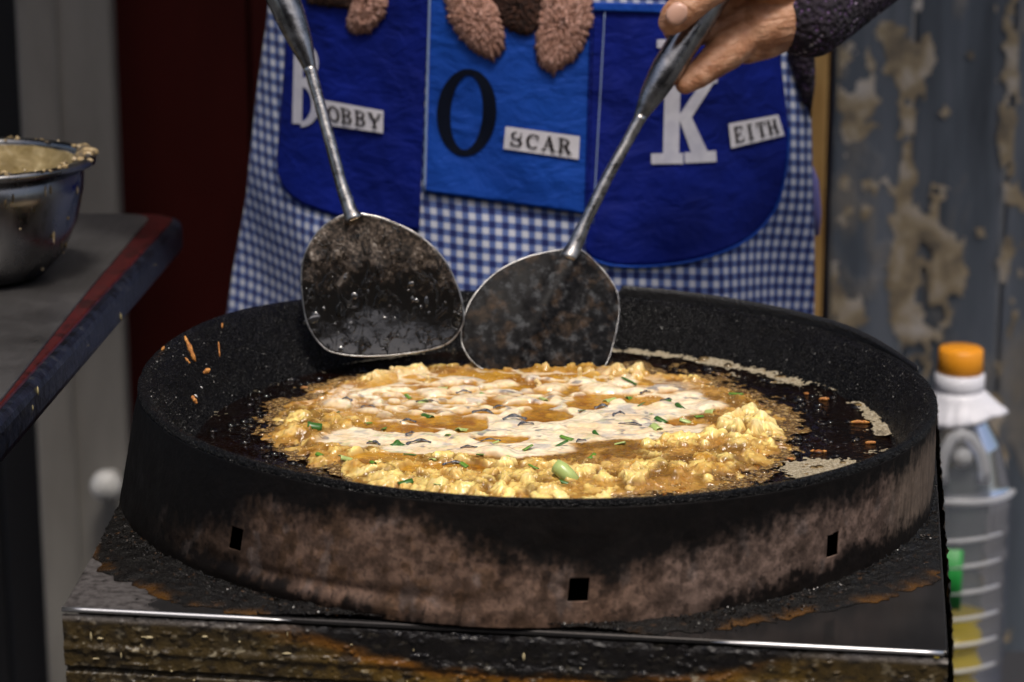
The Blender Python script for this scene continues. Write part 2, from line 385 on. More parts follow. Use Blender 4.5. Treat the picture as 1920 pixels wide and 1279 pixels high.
# ================================================================== BURNER STAND
FL = np.array([-.312, -.262]); FR = np.array([.2515, -.341]); BR = np.array([.345, .275]); BL = np.array([-.302, .345])
def stove():
    t = thing('burner_stand', 'greasy steel burner stand carrying the round pan', 'stove')
    m = M('greasy_steel', (.3,.3,.3), .2, .5)
    n1 = m.noise(9, 6, .65); n2 = m.noise(60, 4, .6); sxx = m.n('ShaderNodeSeparateXYZ'); tcc = m.n('ShaderNodeTexCoord'); m.link(tcc.outputs['Object'], sxx.inputs[0]); sheen = m.ramp(m.math('ADD', m.math('MULTIPLY', m.math('ADD', sxx.outputs['X'], .262), -8.), m.math('MULTIPLY', m.noise(60, 5, .65), .5)), [(.18,0.),(.24,1.)])  # pale left corner: sky reflection painted into the plate colour
    m.base(m.mix(sheen, m.ramp(n1, [(.3,(.018,.017,.017)),(.7,(.045,.043,.043))]), m.ramp(m.noise(190,6,.7), [(.32,(.035,.031,.03)),(.5,(.12,.11,.107)),(.7,(.19,.178,.175))]))); m.rough(m.mix(sheen, (.14,.14,.14), (.42,.42,.42))); m.bump(n2, .05, .001)
    def quad(o_in):  # shrink
        c = (FL + FR + BR + BL) / 4
        return [q + (c - q) / np.linalg.norm(c - q) * o_in for q in (FL, FR, BR, BL)]
    def prism(q, z0, z1):
        v = [(p[0], p[1], z0) for p in q] + [(p[0], p[1], z1) for p in q]
        return np.array(v), [(3,2,1,0),(4,5,6,7)] + [(i,(i+1)%4,4+(i+1)%4,4+i) for i in range(4)]
    o = mesh('top_plate', *prism(quad(0), Z_TOP - .004, Z_TOP), m.m, t, False); bevel(o, .0016, 3)
    # grimy front panel: stepped ledges with colour attribute
    mg = M('grimy_panel', (.1,.08,.04), .35); mg.base(mg.attr('Col')); mg.rough(mg.ramp(mg.noise(80,4), [(.35,.18),(.7,.55)])); mg.bump(mg.noise(260,4,.6), .5, .0025)
    nu, nv = 420, 100
    s, d = np.meshgrid(np.linspace(0, 1, nu), np.linspace(0, 1, nv))
    H = .085
    depth = d * H
    fwd = FR - FL; nrm = np.array([fwd[1], -fwd[0]]) / np.linalg.norm(fwd)   # pointing to camera
    # profile of ledges: lip, groove, face, groove, face
    off = np.interp(depth, [0,.004,.019,.0225,.0245,.0265,.036,.0375,.0395,.041,.07,.085], [.0,.0012,.0006,.0017,.0017,.0004,.0004,-.004,-.004,-.001,-.001,-.001])
    off = off + .0012 * (fbm(s*90, d*14, s=3) - .5) + .0016 * sstep(.62,.8, fbm(s*160, d*26, s=8, o=3))
    X = FL[0] + fwd[0]*s + nrm[0]*off; Yv = FL[1] + fwd[1]*s + nrm[1]*off; Z = Z_TOP - .0045 - depth
    # colour: olive grime, black soot in the middle top, orange boundary
    nn = fbm(s*30, d*7, s=21, o=5); n3 = fbm(s*120, d*22, s=31, o=3)
    c = lerp((.026,.019,.009), (.062,.041,.012), nn)
    c = lerp(c, (.15,.082,.006), sstep(.24,.5,s)*sstep(.98,.6,s)*.85*sstep(.3,.55,nn))
    soot_h = .0 + .026*np.exp(-((s-.56)/.24)**4) + .010*(nn-.5)
    soot = sstep(.006, -.004, depth - soot_h) * sstep(.14,.3,s) * sstep(1.0,.8,s)
    ora = np.exp(-((depth - soot_h - .002)/.0045)**2) * sstep(.2,.32,s)*sstep(.85,.7,s)
    c = lerp(c, (.20,.075,.006), ora*.8); c = lerp(c, (.006,.005,.005), soot)
    c = lerp(c, (.012,.010,.008), .75*sstep(.56,.72,fbm(s*70, d*16, s=77)))
    flecks = sstep(.69,.76, n3)*(.35+1.2*np.exp(-((depth-.0235)/.004)**2)); c = lerp(c, (.30,.26,.18), np.clip(flecks,0,1)*.8*(1-soot*.8)); c=lerp(c,(.11,.10,.095),sstep(.006,.002,depth)*(1-soot)*.8)
    mesh('front_panel', np.stack([X.ravel(), Yv.ravel(), Z.ravel()], 1), gridf_np(nu, nv)[:, ::-1], mg.m, t, col=c.reshape(-1,3))
    mb = M('stand_body', (.02,.018,.015), .5); mb.bump(mb.noise(100,4), .5, .003)
    mesh('stand_body', *prism(quad(.012), .35, Z_TOP - .0045), mb.m, t, False)
    q4 = quad(.04)
    for q in q4:
        o = mesh('leg', *box(q[0]-.02, q[0]+.02, q[1]-.02, q[1]+.02, 0, .35), mb.m, t, False); bevel(o, .003)
    mtrim = M('polished_edge', (.7,.7,.71), .38, 1)
    for s0, s1 in ((.0, .27), (.74, .995)):
        a = FL + fwd*s0 + nrm*.0008; b = FL + fwd*s1 + nrm*.0008
        pts = [(a[0]+(b[0]-a[0])*u, a[1]+(b[1]-a[1])*u, Z_TOP-.0012) for u in np.linspace(0,1,12)]; mesh('edge_trim', *tube(pts, [.0016*min(1,(1-u)*6+.02 if s0 == 0 else u*6+.02) for u in np.linspace(0,1,12)], 12), mtrim.m, t)
    # right side crust along the edge
    mc = M('burnt_grease', (.012,.009,.007), .35, 0, .25); mc.base(mc.attr('Col')); mc.rough(mc.ramp(mc.noise(400,3), [(.35,.12),(.65,.5)])); mc.bump(mc.noise(700,3,.6), .8, .002)
    nu, nv = 300, 40
    s, d = np.meshgrid(np.linspace(0, 1, nu), np.linspace(0, 1, nv))
    e = BR - FR; en = np.array([e[1], -e[0]]) / np.linalg.norm(e)
    off = .0015 + .004 * fbm(s*60, d*20, s=5)
    Xs = FR[0] + e[0]*s + en[0]*off; Ys = FR[1] + e[1]*s + en[1]*off; Zs = Z_TOP - .001 - d*.09
    col = lerp((.010,.008,.006), (.06,.035,.012), sstep(.5,.75,fbm(s*50,d*18,s=14)))
    mesh('side_crust', np.stack([Xs.ravel(), Ys.ravel(), Zs.ravel()], 1), gridf_np(nu, nv)[:, ::-1], mc.m, t, col=col.reshape(-1,3))
    # burnt grease ring round the wind guard
    nu, nv = 900, 60
    a, d = np.meshgrid(np.linspace(0, 2*np.pi, nu), np.linspace(0, 1, nv))
    wid = .016 + .030*fbm(np.cos(a)*3+5, np.sin(a)*3+5, s=6) + .018*(fbm(np.cos(a)*40+50, np.sin(a)*40+50, s=16, o=3)-.4) + .03*np.exp(-((np.mod(a,2*np.pi)-R(335))/R(28))**2) + .02*np.exp(-((np.mod(a,2*np.pi)-R(215))/R(22))**2)
    rr = .291 + d*wid
    X = -.009 + rr*np.cos(a); Yv = rr*np.sin(a)
    h = (1-d)**.8 * (.003 + .0045*fbm(X*160, Yv*160, s=9, o=4)) + .0012*(1-d)*sstep(.5,.8,fbm(X*420,Yv*420,s=12,o=2))
    Z = Z_TOP + .0004 + h*sstep(1,.9,d)
    # keep it on the plate
    def inside(x, y):
        ok = np.ones_like(x, bool)
        for p, q in ((FL,FR),(FR,BR),(BR,BL),(BL,FL)):
            ok &= ((q[0]-p[0])*(y-p[1]) - (q[1]-p[1])*(x-p[0])) > .0006
        return ok
    ins = inside(X, Yv).ravel(); F = gridf_np(nu, nv); F = F[ins[F].all(1)]
    col = lerp((.005,.0045,.004), (.075,.032,.004), sstep(.7,1.,d)*sstep(.4,.7,fbm(X*60,Yv*60,s=2)))
    col = lerp(col, (.12,.06,.025), sstep(.80,.9,fbm(X*420,Yv*420,s=40,o=2))*.6)
    mesh('burnt_grease', np.stack([X.ravel(), Yv.ravel(), Z.ravel()], 1), F, mc.m, t, col=col.reshape(-1,3))['kind'] = 'stuff'
    # spilled batter bits on the panel
    ms_ = M('batter_bits', (.36,.30,.17), .6); random.seed(21); P = []
    for k in range(30):
        s_ = random.choice([random.uniform(.01,.99), abs(random.gauss(0,.2))%.99]); dz = random.choice([random.uniform(.004,.03), random.uniform(.012,.02), random.uniform(.02,.06)])
        p = FL + fwd*s_ + nrm*.0018; r = random.choice([.0004,.0005,.0006,.0008,.0011]); L = random.choice([1,1.6,2.6,4]); hz = random.random() < .6
        v, f = lathe([(.0001,-r*L),(r*.9,-r*.5*L),(r,0),(r*.8,r*.6*L),(.0001,r*L)], 7)
        if hz: v = v[:, [2,1,0]]
        P.append((v + np.array([p[0], p[1], Z_TOP - .0045 - dz]), f))
    mesh('batter_bits', *join(P), ms_.m, t)['kind'] = 'stuff'
stove()

def tilt(x, y):
    a = np.degrees(np.arctan2(y, x)); r = np.hypot(x, y)
    return -.021*np.asarray(x) + .0075*np.exp(-((a-146)/27)**2)*np.clip(r/.292,0,1)**6
# ================================================================== WIND GUARD (sheet ring)
def guard():
    t = thing('wind_guard', 'soot stained sheet metal ring around the frying pan', 'wind guard')
    m = M('scorched_sheet', (.1,.08,.07), .6, 0, .12); m.base(m.mix(.5, m.attr('Col'), m.mix(1., m.attr('Col'), m.ramp(m.noise(170,5,.65), [(.25,(.6,.6,.6)),(.75,(1.4,1.38,1.35))]), 'MULTIPLY')))
    m.rough(m.ramp(m.noise(50,5), [(.3,.42),(.7,.75)])); m.metal(m.math('MULTIPLY', m.noise(30,3), .35))
    m.bump(m.noise(260,5,.65), .35, .0015)
    nu, nv = 1500, 96
    ph = np.concatenate([np.linspace(-math.pi,R(-100),60,endpoint=False),np.linspace(R(-100),R(100),1380,endpoint=False),np.linspace(R(100),math.pi,60)])          # 0 = towards the camera
    P, Fh = np.meshgrid(ph, np.linspace(0, 1, nv))   # Fh: 0 top, 1 bottom
    # px as seen from the front for the stain layout
    rad = .2950 + Fh*.0075
    dent = -.0022*np.exp(-((P+.48)/.34)**2)*np.exp(-((Fh-.80)/.06)**2) + .0018*np.exp(-((P+.5)/.4)**2)*np.exp(-((Fh-.9)/.07)**2)
    lap = .0016*sstep(-.145,-.140,P)*sstep(.35,.9,Fh)*sstep(1.2,.4,P)
    wob = .0024*(fbm(P*2.2+9, Fh*1.2, s=5)-.5) + .0012*(fbm(P*9, Fh*3, s=6)-.5)
    rad = rad + dent + lap + wob*sstep(0,.2,Fh)
    cx = -.009*Fh
    ztop = Z_RIM - .004 + tilt(rad*np.sin(P), -rad*np.cos(P))
    # behind on the right the sheet stands a little above the pan
    X = cx + rad*np.sin(P); Y = -rad*np.cos(P); Z = ztop + (Z_TOP + .0015 - ztop)*Fh
    px = 960 + (X + .019)*FPX/1.60
    up = np.interp(px, [180,300,430,480,620,750,830,900,1000,1100,1200,1300,1400,1500,1600,1700,1800],[.75,.65,.42,.24,.16,.11,.2,.32,.47,.52,.48,.38,.26,.2,.18,.1,.05])
    lo = np.interp(px, [180,300,430,500,700,850,900,1100,1250,1400,1500,1600,1700,1760],[.7,.75,.82,.86,.93,1.0,1.15,1.15,1.0,.86,.76,.72,.74,.78])
    n1 = fbm(P*14, Fh*4, s=1, o=5); n2 = fbm(P*40, Fh*9, s=2, o=4); drip = fbm(P*70, Fh*2, s=3, o=3); sp = fbm(P*120, Fh*30, s=44, o=3); n4 = fbm(P*90, Fh*24, s=45, o=5); n5 = fbm(P*34, Fh*11, s=46, o=5)
    f2 = Fh + .20*(n1-.5) + .16*(drip-.5) + .20*(n4-.5)
    soot = 1 - sstep(up-.06, up+.26, f2)
    soot2 = sstep(lo-.10, lo+.08, f2 + .08*(n2-.5))
    c = lerp((.085,.056,.042), (.15,.112,.095), n1)
    c = lerp(c, (.145,.120,.115), sstep(1150,1300,px)*.6)  # right side lightened in the colour, as if lit from the right
    c = lerp(c, (.16,.10,.058), sstep(.5,.7,n2)*sstep(1150,800,px)*.6)
    c = lerp(c, (.022,.017,.014), sstep(600,400,px)*.8)  # left side darkened to match, side light painted over the stains
    c = lerp(c, (.03,.022,.018), sstep(.56,.68,n2)*.55)
    c = lerp(c, (.02,.018,.016), sstep(.62,.74,sp)*.4)
    c = lerp(c, (.15,.145,.155), sstep(.6,.75,fbm(P*26+4,Fh*5,s=19))*.35)
    c = c * (.80 + .4*sstep(.3,.7,n4))[...,None]; c = c*(.65+.6*sstep(.35,.65,n5))[...,None]; c = lerp(c,(.014,.012,.011), sstep(.64,.74,n4)*.45)
    streak = fbm(P*130, Fh*1.5, s=9, o=3)
    c = lerp(c, lerp((.06,.05,.042),(.24,.21,.18),streak), sstep(1660,1740,px)*.8)
    c = lerp(c*np.array([.95,.84,.76]), (.0035,.0033,.0035), np.clip(soot,0,1)*.98); c = lerp(c, (.0035,.003,.003), np.clip(soot2,0,1)*.96)
    V = np.stack([X.ravel(), Y.ravel(), Z.ravel()], 1); F = gridf_np(nu, nv)
    # square vents
    Pc, Zc = P.ravel(), Z.ravel(); keep = np.ones(len(F), bool)
    fc_p = Pc[F].mean(1); fc_z = Zc[F].mean(1)
    for hp, hz, hw, hh, sk_ in ((R(5.6),.838,.0064,.0074,.0009),(R(41.5),.842,.0056,.0074,.0018),(R(-41),.8465,.0058,.0074,-.0012)):
        du = (fc_p - hp)*.306; dz = fc_z - hz
        keep &= ~((np.abs(du) < hw) & (np.abs(dz) < hh))
    o = mesh('sheet_ring', V, F[keep], m.m, t, col=c.reshape(-1,3)); solid(o, .0009, 0)
    # second layer of sheet standing proud at the back right
    mbk = M('sooty_sheet', (.010,.010,.011), .5); mbk.bump(mbk.noise(300,4), .6, .002)
    ph2 = np.linspace(R(101), R(166), 160); P2, F2 = np.meshgrid(ph2, np.linspace(0,1,10))
    zt = Z_RIM + .0015 + .007*sstep(R(101),R(125),P2)*sstep(R(166.2),R(165),P2)
    X = .3000*np.sin(P2); Y = -.3000*np.cos(P2); Z = zt - F2*.04 + tilt(X, Y)
    o = mesh('back_sheet', np.stack([X.ravel(),Y.ravel(),Z.ravel()],1), gridf_np(160,10), mbk.m, t); solid(o, .0012, 0)
guard()

# ================================================================== PAN
def pan():
    t = thing('frying_pan', 'large round black iron frying pan filled with oil', 'pan')
    m = M('carbon_crust', (.006,.006,.007), .3, 0, .3)
    n1 = m.noise(520, 3, .6); n2 = m.vor(640)
    m.base(m.ramp(m.noise(40,4), [(.3,(.002,.002,.0025)),(.75,(.006,.006,.0065))])); m.rough(m.ramp(n1, [(.3,.10),(.7,.34)]))
    b = m.bump(n2, 1., .0030); m.bump(n1, .8, .003, b)
    prof = [(.2985,Z_RIM-.012),(.3005,Z_RIM-.006),(.3015,Z_RIM-.002),(.3012,Z_RIM+.0004),(.2990,Z_RIM+.0012),(.2955,Z_RIM+.0004),(.292,Z_RIM-.003),(.287,Z_RIM-.010),(.281,Z_RIM-.019),(.274,Z_RIM-.029),(.266,Z_RIM-.039),(.258,Z_RIM-.048),(.25,Z_RIM-.055),(.20,Z_RIM-.060),(.001,Z_RIM-.062)]
    rs = np.array(prof); rs[:,0] *= np.where(rs[:,0] > .27, .981, .99); u = np.linspace(0, len(prof)-1, 110); rr = np.interp(u, range(len(prof)), rs[:,0]); zz = np.interp(u, range(len(prof)), rs[:,1])
    n = 900; a, k = np.meshgrid(np.linspace(0, 2*np.pi, n, endpoint=False), np.arange(110)); r = rr[k]; z = zz[k]
    lump = (fbm(np.cos(a)*r*260+50, np.sin(a)*r*260+50, z*260, s=2, o=3)-.5)*.0024 + (fbm(np.cos(a)*r*25+50, np.sin(a)*r*25+50, s=7, o=3)-.5)*.004
    lump = lump*sstep(.24,.27,r)*(.25+.75*sstep(.291,.283,r))
    X = (r+lump)*np.cos(a); Y = (r+lump)*np.sin(a); Z = z + lump*.5 + tilt(X, Y)*sstep(.2,.26,r)
    mesh('pan_body', np.stack([X.ravel(),Y.ravel(),Z.ravel()],1), gridf(n,110,True), m.m, t)
    # underside
    v, f = lathe([(.2900,Z_RIM-.024),(.265,Z_RIM-.045),(.2,Z_RIM-.066),(.001,Z_RIM-.066)], 96); mesh('pan_underside', v, f, m.m, t)
pan()

WALL_R = np.array([.2554,.2633,.2690,.2757,.2815,.2865,.2900]); WALL_Z = Z_RIM + np.array([-.048,-.039,-.029,-.019,-.010,-.003,.001])
def oil():
    m = M('frying_oil', (.010,.004,.0015), .05, 0, .5, IOR=1.47)
    m.base(m.ramp(m.noise(9,5,.6,None,.5), [(.35,(.002,.001,.0006)),(.6,(.006,.002,.0008)),(.75,(.022,.006,.002))])); bo = m.bump(m.noise(45,4,.6,None,.6), .35, .004); m.bump(m.noise(150,3,.6,None,1.2), .35, .002, bo)
    n = 420; g_ = np.linspace(-.275,.275,n); X, Y = np.meshgrid(g_, g_); r = np.hypot(X,Y)
    near = np.exp(-((np.hypot(X,Y-.012)-.205)/.03)**2)
    Z = Z_OIL + .0012*(fbm(X*60,Y*60,s=3)-.5)*(.3+near*2) + .0006*(vnoise(X*230,Y*230,s=8)-.5)*near
    F = gridf_np(n,n); ok = (r.ravel()[F] < .272).all(1)
    o = mesh('cooking_oil', np.stack([X.ravel(),Y.ravel(),Z.ravel()],1), F[ok], m.m); tag(o, 'dark hot oil lying in the round pan', 'oil')
oil()

# ================================================================== OMELETTE
def dome_mesh(rad, n=10, k=4):
    V=[(0,0,rad)];F=[]
    for j in range(1,k+1):
        a=math.pi/2*j/k
        for i in range(n): b=2*math.pi*i/n; V.append((rad*math.sin(a)*math.cos(b),rad*math.sin(a)*math.sin(b),rad*math.cos(a)))
    for i in range(n): F.append((0,1+i,1+(i+1)%n))
    for j in range(k-1):
        for i in range(n): a=1+j*n+i;b=1+j*n+(i+1)%n; F.append((a,a+n,b+n,b))
    return np.array(V),F
def grit(pos, rads, seed):
    q = np.random.default_rng(seed); base = np.array([(1,0,0),(-1,0,0),(0,1,0),(0,-1,0),(0,0,1),(0,0,-1)], float); fb = np.array([(0,2,4),(2,1,4),(1,3,4),(3,0,4),(2,0,5),(1,2,5),(3,1,5),(0,3,5)])
    V = []; F = []
    for i, (p, r) in enumerate(zip(pos, rads)):
        A, _ = np.linalg.qr(q.normal(size=(3,3))); V.append((base*q.uniform(.6,1.2,(6,1))*r) @ A + p); F.append(fb + 6*i)
    return np.concatenate(V), np.concatenate(F)
PC = np.array([-.004, .014])
def pan_outline(th):
    return .198 + .016*(fbm(np.cos(th)*1.7+4, np.sin(th)*1.7+4, s=5, o=3)-.5)*2 + .010*(fbm(np.cos(th)*7+4, np.sin(th)*7+4, s=6, o=2)-.5)*2
def omelette():
    t = thing('oyster_omelette', 'lacy golden omelette with oysters and scallions frying in oil', 'omelette')
    stp = .0008
    xs_ = np.arange(-.232,.232,stp); ys_ = np.arange(-.205,.245,stp); nu, nv = len(xs_), len(ys_)
    X, Y = np.meshgrid(xs_, ys_); dx = X-PC[0]; dy = Y-PC[1]
    r = np.hypot(dx,dy); th = np.arctan2(dy,dx); Ro = pan_outline(th); q = r/Ro
    # puddle of raw batter : a slanting pool; outline by noise
    wx = X + .03*(fbm(X*16,Y*16,s=31)-.5); wy = Y + .03*(fbm(X*16,Y*16,s=32)-.5)
    def ell(cx,cy,rx,ry,an=0):
        c,s = math.cos(an),math.sin(an); a=(wx-cx)*c+(wy-cy)*s; b=-(wx-cx)*s+(wy-cy)*c; return 1-np.sqrt((a/rx)**2+(b/ry)**2)
    c0 = atz(900,818,Z_OIL); c1 = atz(1160,775,Z_OIL); c2 = atz(900,848,Z_OIL); c3 = atz(1050,815,Z_OIL)
    pud = np.maximum.reduce([ell(c0[0],c0[1],.115,.042,.12), ell(c1[0],c1[1],.085,.036,.15), ell(c2[0],c2[1],.075,.030,-.1), ell(c3[0],c3[1],.11,.04,.1)])
    pud = pud + .35*(fbm(X*38,Y*38,s=35,o=3)-.5)
    cream = sstep(-.06,.08,pud)
    # region of half-set batter further back (oysters coated in cream, brown pools between)
    c4 = atz(960,752,Z_OIL); half = ell(c4[0],c4[1],.165,.082,0.); half = sstep(-.12,.2,half + .3*(fbm(X*22,Y*22,s=36)-.5))
    H = .0035 + .0025*fbm(X*50,Y*50,s=3) ; cid = np.zeros_like(X)
    lumpH = np.zeros_like(X); lumpC = np.full_like(X,.5)
    WX=X+.0042*(fbm(X*95,Y*95,s=141,o=3)-.5)*2+.0012*(vnoise(X*420,Y*420,s=143)-.5)*2; WY=Y+.0042*(fbm(X*95+7,Y*95,s=142,o=3)-.5)*2+.0012*(vnoise(X*420,Y*420,s=144)-.5)*2
    def addbump(cx,cy,rad,hgt,cval,ax=1.,an=0.,pw=.5):
        e_=rad*1.8+.006
        i0=max(0,int((cx-e_-xs_[0])/stp)); i1=min(nu,int((cx+e_-xs_[0])/stp)+1); j0=max(0,int((cy-e_-ys_[0])/stp)); j1=min(nv,int((cy+e_-ys_[0])/stp)+1)
        if i1<=i0 or j1<=j0: return
        xx=WX[j0:j1,i0:i1]-cx; yy=WY[j0:j1,i0:i1]-cy; c,s=math.cos(an),math.sin(an); a=(xx*c+yy*s)/ax; b=-xx*s+yy*c
        d2=(a*a+b*b)/(rad*rad); h=hgt*np.clip(1-d2,0,1)**pw; cur=lumpH[j0:j1,i0:i1]; mk_=h>cur
        cur[mk_]=h[mk_]; lumpC[j0:j1,i0:i1][mk_]=cval
    rs = random.Random(4)
    n=0
    dens=fbm(X*19,Y*19,s=51,o=3)
    while n<3600:
        a=rs.uniform(0,2*math.pi); qq=rs.uniform(.3,1.0)**.55; Rl=.2; cx=PC[0]+math.cos(a)*qq*Rl; cy=PC[1]+math.sin(a)*qq*Rl
        i=int((cx-xs_[0])/stp); j=int((cy-ys_[0])/stp)
        if not(0<=i<nu and 0<=j<nv): continue
        n+=1
        cl=dens[j,i]; flat_=float(sstep(.06,.12,np.array(cx)))*float(sstep(-.06,.0,np.array(cy)))      # thin frothy film at the far right
        if cream[j,i]>.3 or (half[j,i]>.5 and rs.random()<.95): continue
        if rs.random()>sstep(.34,.62,np.array(cl))+.10: continue
        if rs.random()<flat_*.72: continue
        k=rs.random()
        rad=rs.uniform(.0014,.003) if k<.6 else (rs.uniform(.003,.0055) if k<.92 else rs.uniform(.0055,.009))
        addbump(cx,cy,rad,rad*rs.uniform(.3,.7),rs.random()*.75+cl*.35,rs.uniform(.8,1.6),rs.uniform(0,3.14),rs.choice([.4,.6,.9]))
    # ridge of puffed crust pushed up by the spatulas at the back
    for k in range(210):
        px=rs.choice([rs.uniform(700,790),rs.uniform(830,960),rs.uniform(940,1200),rs.uniform(1060,1200)]); py=rs.gauss(712,10); p=atz(px,py+8,Z_OIL); rad=rs.uniform(.0025,.007)
        addbump(p[0],p[1],rad,.003+rad*rs.uniform(.9,2.1),rs.uniform(.55,1.),rs.uniform(.7,1.4),rs.uniform(0,3),rs.choice([.4,.6]))
    for k in range(60):
        p=atz(rs.gauss(748,24),rs.uniform(696,740),Z_OIL); rad=rs.uniform(.003,.008); addbump(p[0],p[1],rad,rad*rs.uniform(1.1,2.1),rs.uniform(.55,1.),1,0,rs.choice([.4,.6]))
    # lumps at the front & right
    for k in range(210):
        p=atz(rs.uniform(600,1230),rs.uniform(882,945),Z_OIL); rad=rs.uniform(.002,.0075); addbump(p[0],p[1],rad,rad*rs.uniform(.5,1.1),rs.uniform(.35,1.),rs.uniform(.8,1.5),rs.uniform(0,3),rs.choice([.4,.6,.9]))
    for k in range(80):
        p=atz(rs.gauss(1420,32),rs.gauss(810,13),Z_OIL); rad=rs.uniform(.002,.0075); addbump(p[0],p[1],rad,rad*rs.uniform(.8,1.5),rs.uniform(.6,1.),1,0,.6)
    for k in range(80):
        p=atz(rs.gauss(1290,48),rs.gauss(830,8),Z_OIL); rad=rs.uniform(.002,.006); addbump(p[0],p[1],rad,rad*rs.uniform(.7,1.2),rs.uniform(.6,1.),1,0,.6)
    soft = lumpH.copy()
    crust = (1-cream)
    rag = .0016*(fbm(X*420,Y*420,s=61,o=3)-.5) + .0022*(fbm(X*160,Y*160,s=62,o=2)-.5)
    froth=.0016*np.abs(fbm(X*230,Y*230,s=64,o=3)-.5)*2+.0012*(vnoise(X*520,Y*520,s=65)-.5)
    Hc = H*.8 + lumpH*.95*sstep(1.04,.86,q) + rag*sstep(0,.002,lumpH+.0008) + froth
    # oysters: smooth domes coated in batter
    lumpH = np.zeros_like(X); oy=[]
    for k in range(900):
        a=rs.uniform(0,6.283); qq=rs.uniform(0,.8); cx=PC[0]+math.cos(a)*qq*.2; cy=PC[1]+.02+math.sin(a)*qq*.15
        i=int((cx-xs_[0])/stp); j=int((cy-ys_[0])/stp)
        if not(0<=i<nu and 0<=j<nv) or (half[j,i]<.4 and cream[j,i]<.7): continue
        if cream[j,i]>.7 and rs.random()<.8: continue
        rad=rs.uniform(.0055,.0125)
        if any((cx-u_)**2+(cy-v_)**2<(rad*1.15+w_*.9)**2 for u_,v_,w_ in oy): continue
        oy.append((cx,cy,rad)); 
        if len(oy)>75: break
    for cx,cy,rad in oy: addbump(cx,cy,rad*1.15,rad*rs.uniform(.35,.62),1,rs.uniform(.9,1.7),rs.uniform(-.5,.5),.8)
    for k in range(420):
        p=atz(rs.uniform(640,1330),rs.uniform(715,872),Z_OIL); rad=rs.uniform(.0018,.0045); addbump(p[0],p[1],rad,rad*rs.uniform(.25,.5),1,rs.uniform(.9,2.2),rs.uniform(-.4,.4))
    dome = lumpH
    for _ in range(3): dome[1:-1,1:-1]=(dome[1:-1,1:-1]*2+dome[:-2,1:-1]+dome[2:,1:-1]+dome[1:-1,:-2]+dome[1:-1,2:])/6
    Hp = .0046 + .0010*(fbm(X*45,Y*70,s=71)-.5) + .0006*(fbm(X*150,Y*220,s=74)-.5) + dome*.6
    pools=np.full_like(X,-1.)
    for px,py,rx,ry in ((745,806,70,9),(800,790,60,9),(865,797,42,13),(1012,778,56,13),(930,826,52,10),(725,858,62,11),(1135,746,70,9),(1085,757,44,10),(1205,752,46,8),(690,800,50,8),(830,882,90,9),(1270,790,40,8),(660,780,40,8),(980,760,60,6)):
        p=atz(px,py,Z_OIL+.004); rx*=.00041; ry*=.00152; pools=np.maximum(pools,1-np.sqrt(((wx-p[0])/rx)**2+((wy-p[1])/ry)**2))
    pools=sstep(-.02,.10,pools+.5*(fbm(X*55,Y*55,s=37,o=3)-.5))
    thread=sstep(.07,.02,np.abs(fbm(X*30,Y*52,s=38,o=3)-.5))*half
    coat = np.clip(cream + sstep(.0005,.0034,dome)*half*.95 + .8*thread,0,1)*(1-pools)
    half = np.maximum(half,pools)
    poolz = half*(1-coat)
    Hh = .0034 + .0010*(fbm(X*80,Y*80,s=72)-.5) + .0010*(vnoise(X*330,Y*330,s=73)-.5)
    Z = Hc*(1-half)+Hh*half
    Z = Z*(1-coat)+Hp*coat
    Z = Z + .0045*sstep(.62,.9,q)*sstep(1.02,.95,q)*(1-coat)*.5
    qn = q + .05*(fbm(X*120,Y*120,s=81,o=3)-.5) + .06*(fbm(X*40,Y*40,s=82,o=2)-.5)
    edge = sstep(1.04,.97,qn)
    Z = Z*(.25+.75*sstep(1.02,.84,qn)) - .0075*sstep(.50,.60,fbm(X*75,Y*75,s=83,o=3))*sstep(.84,.98,qn)
    Z = -.004 + (Z+.004)*edge
    # colours
    n1=fbm(X*120,Y*120,s=91,o=4); n2=fbm(X*22,Y*22,s=92,o=3); n3=fbm(X*380,Y*380,s=93,o=2)
    lm=sstep(.0003,.003,soft)
    gold=lerp((.20,.085,.010),(.50,.29,.07),np.clip(n1*2.2-.6,0,1)); gold=lerp(gold,(.46,.34,.16),sstep(.5,.7,n2)*.5)
    gold=gold*(1-lm)[...,None]+lerp((.42,.20,.018),(.86,.68,.24),np.clip(lumpC*.95+1.3*(n1-.5)+.08,0,1))*lm[...,None]
    gold=lerp(gold,(.34,.16,.025),sstep(.52,.70,n2)*(1-sstep(.002,.005,soft))*.75)  # low patches deepened for shadow between the lumps
    gold=lerp(gold,(.80,.68,.40),sstep(.004,.009,soft)*.55)
    gold=lerp(gold,(.28,.12,.02),sstep(.66,.8,n1)*.6*(1-sstep(.004,.008,soft)))
    pool=lerp((.36,.165,.014),(.52,.28,.035),n1); pool=lerp(pool,(.24,.085,.008),sstep(.45,.7,fbm(X*55,Y*55,s=94))*.8)
    crm=lerp((.78,.60,.37),(.84,.72,.52),sstep(.3,.65,fbm(X*70,Y*90,s=99,o=4)))
    crm=lerp(crm,(.42,.41,.40),sstep(.60,.74,fbm(X*60+3,Y*110,s=95,o=4))*.65)     # grey oyster showing through
    crm=lerp(crm,(.13,.14,.16),sstep(.70,.78,fbm(X*95+3,Y*170,s=96,o=3))*.8)
    crm=lerp(crm,(.50,.52,.26),sstep(.66,.76,fbm(X*100+8,Y*150,s=97,o=3))*.5)
    c=gold*(1-half)[...,None]+pool*half[...,None]; c=c*(1-coat)[...,None]+crm*coat[...,None]
    rim_=np.exp(-((pud-.02)/.10)**2)*(1-coat); c=lerp(c,(.42,.20,.02),np.clip(rim_,0,1)*.6)
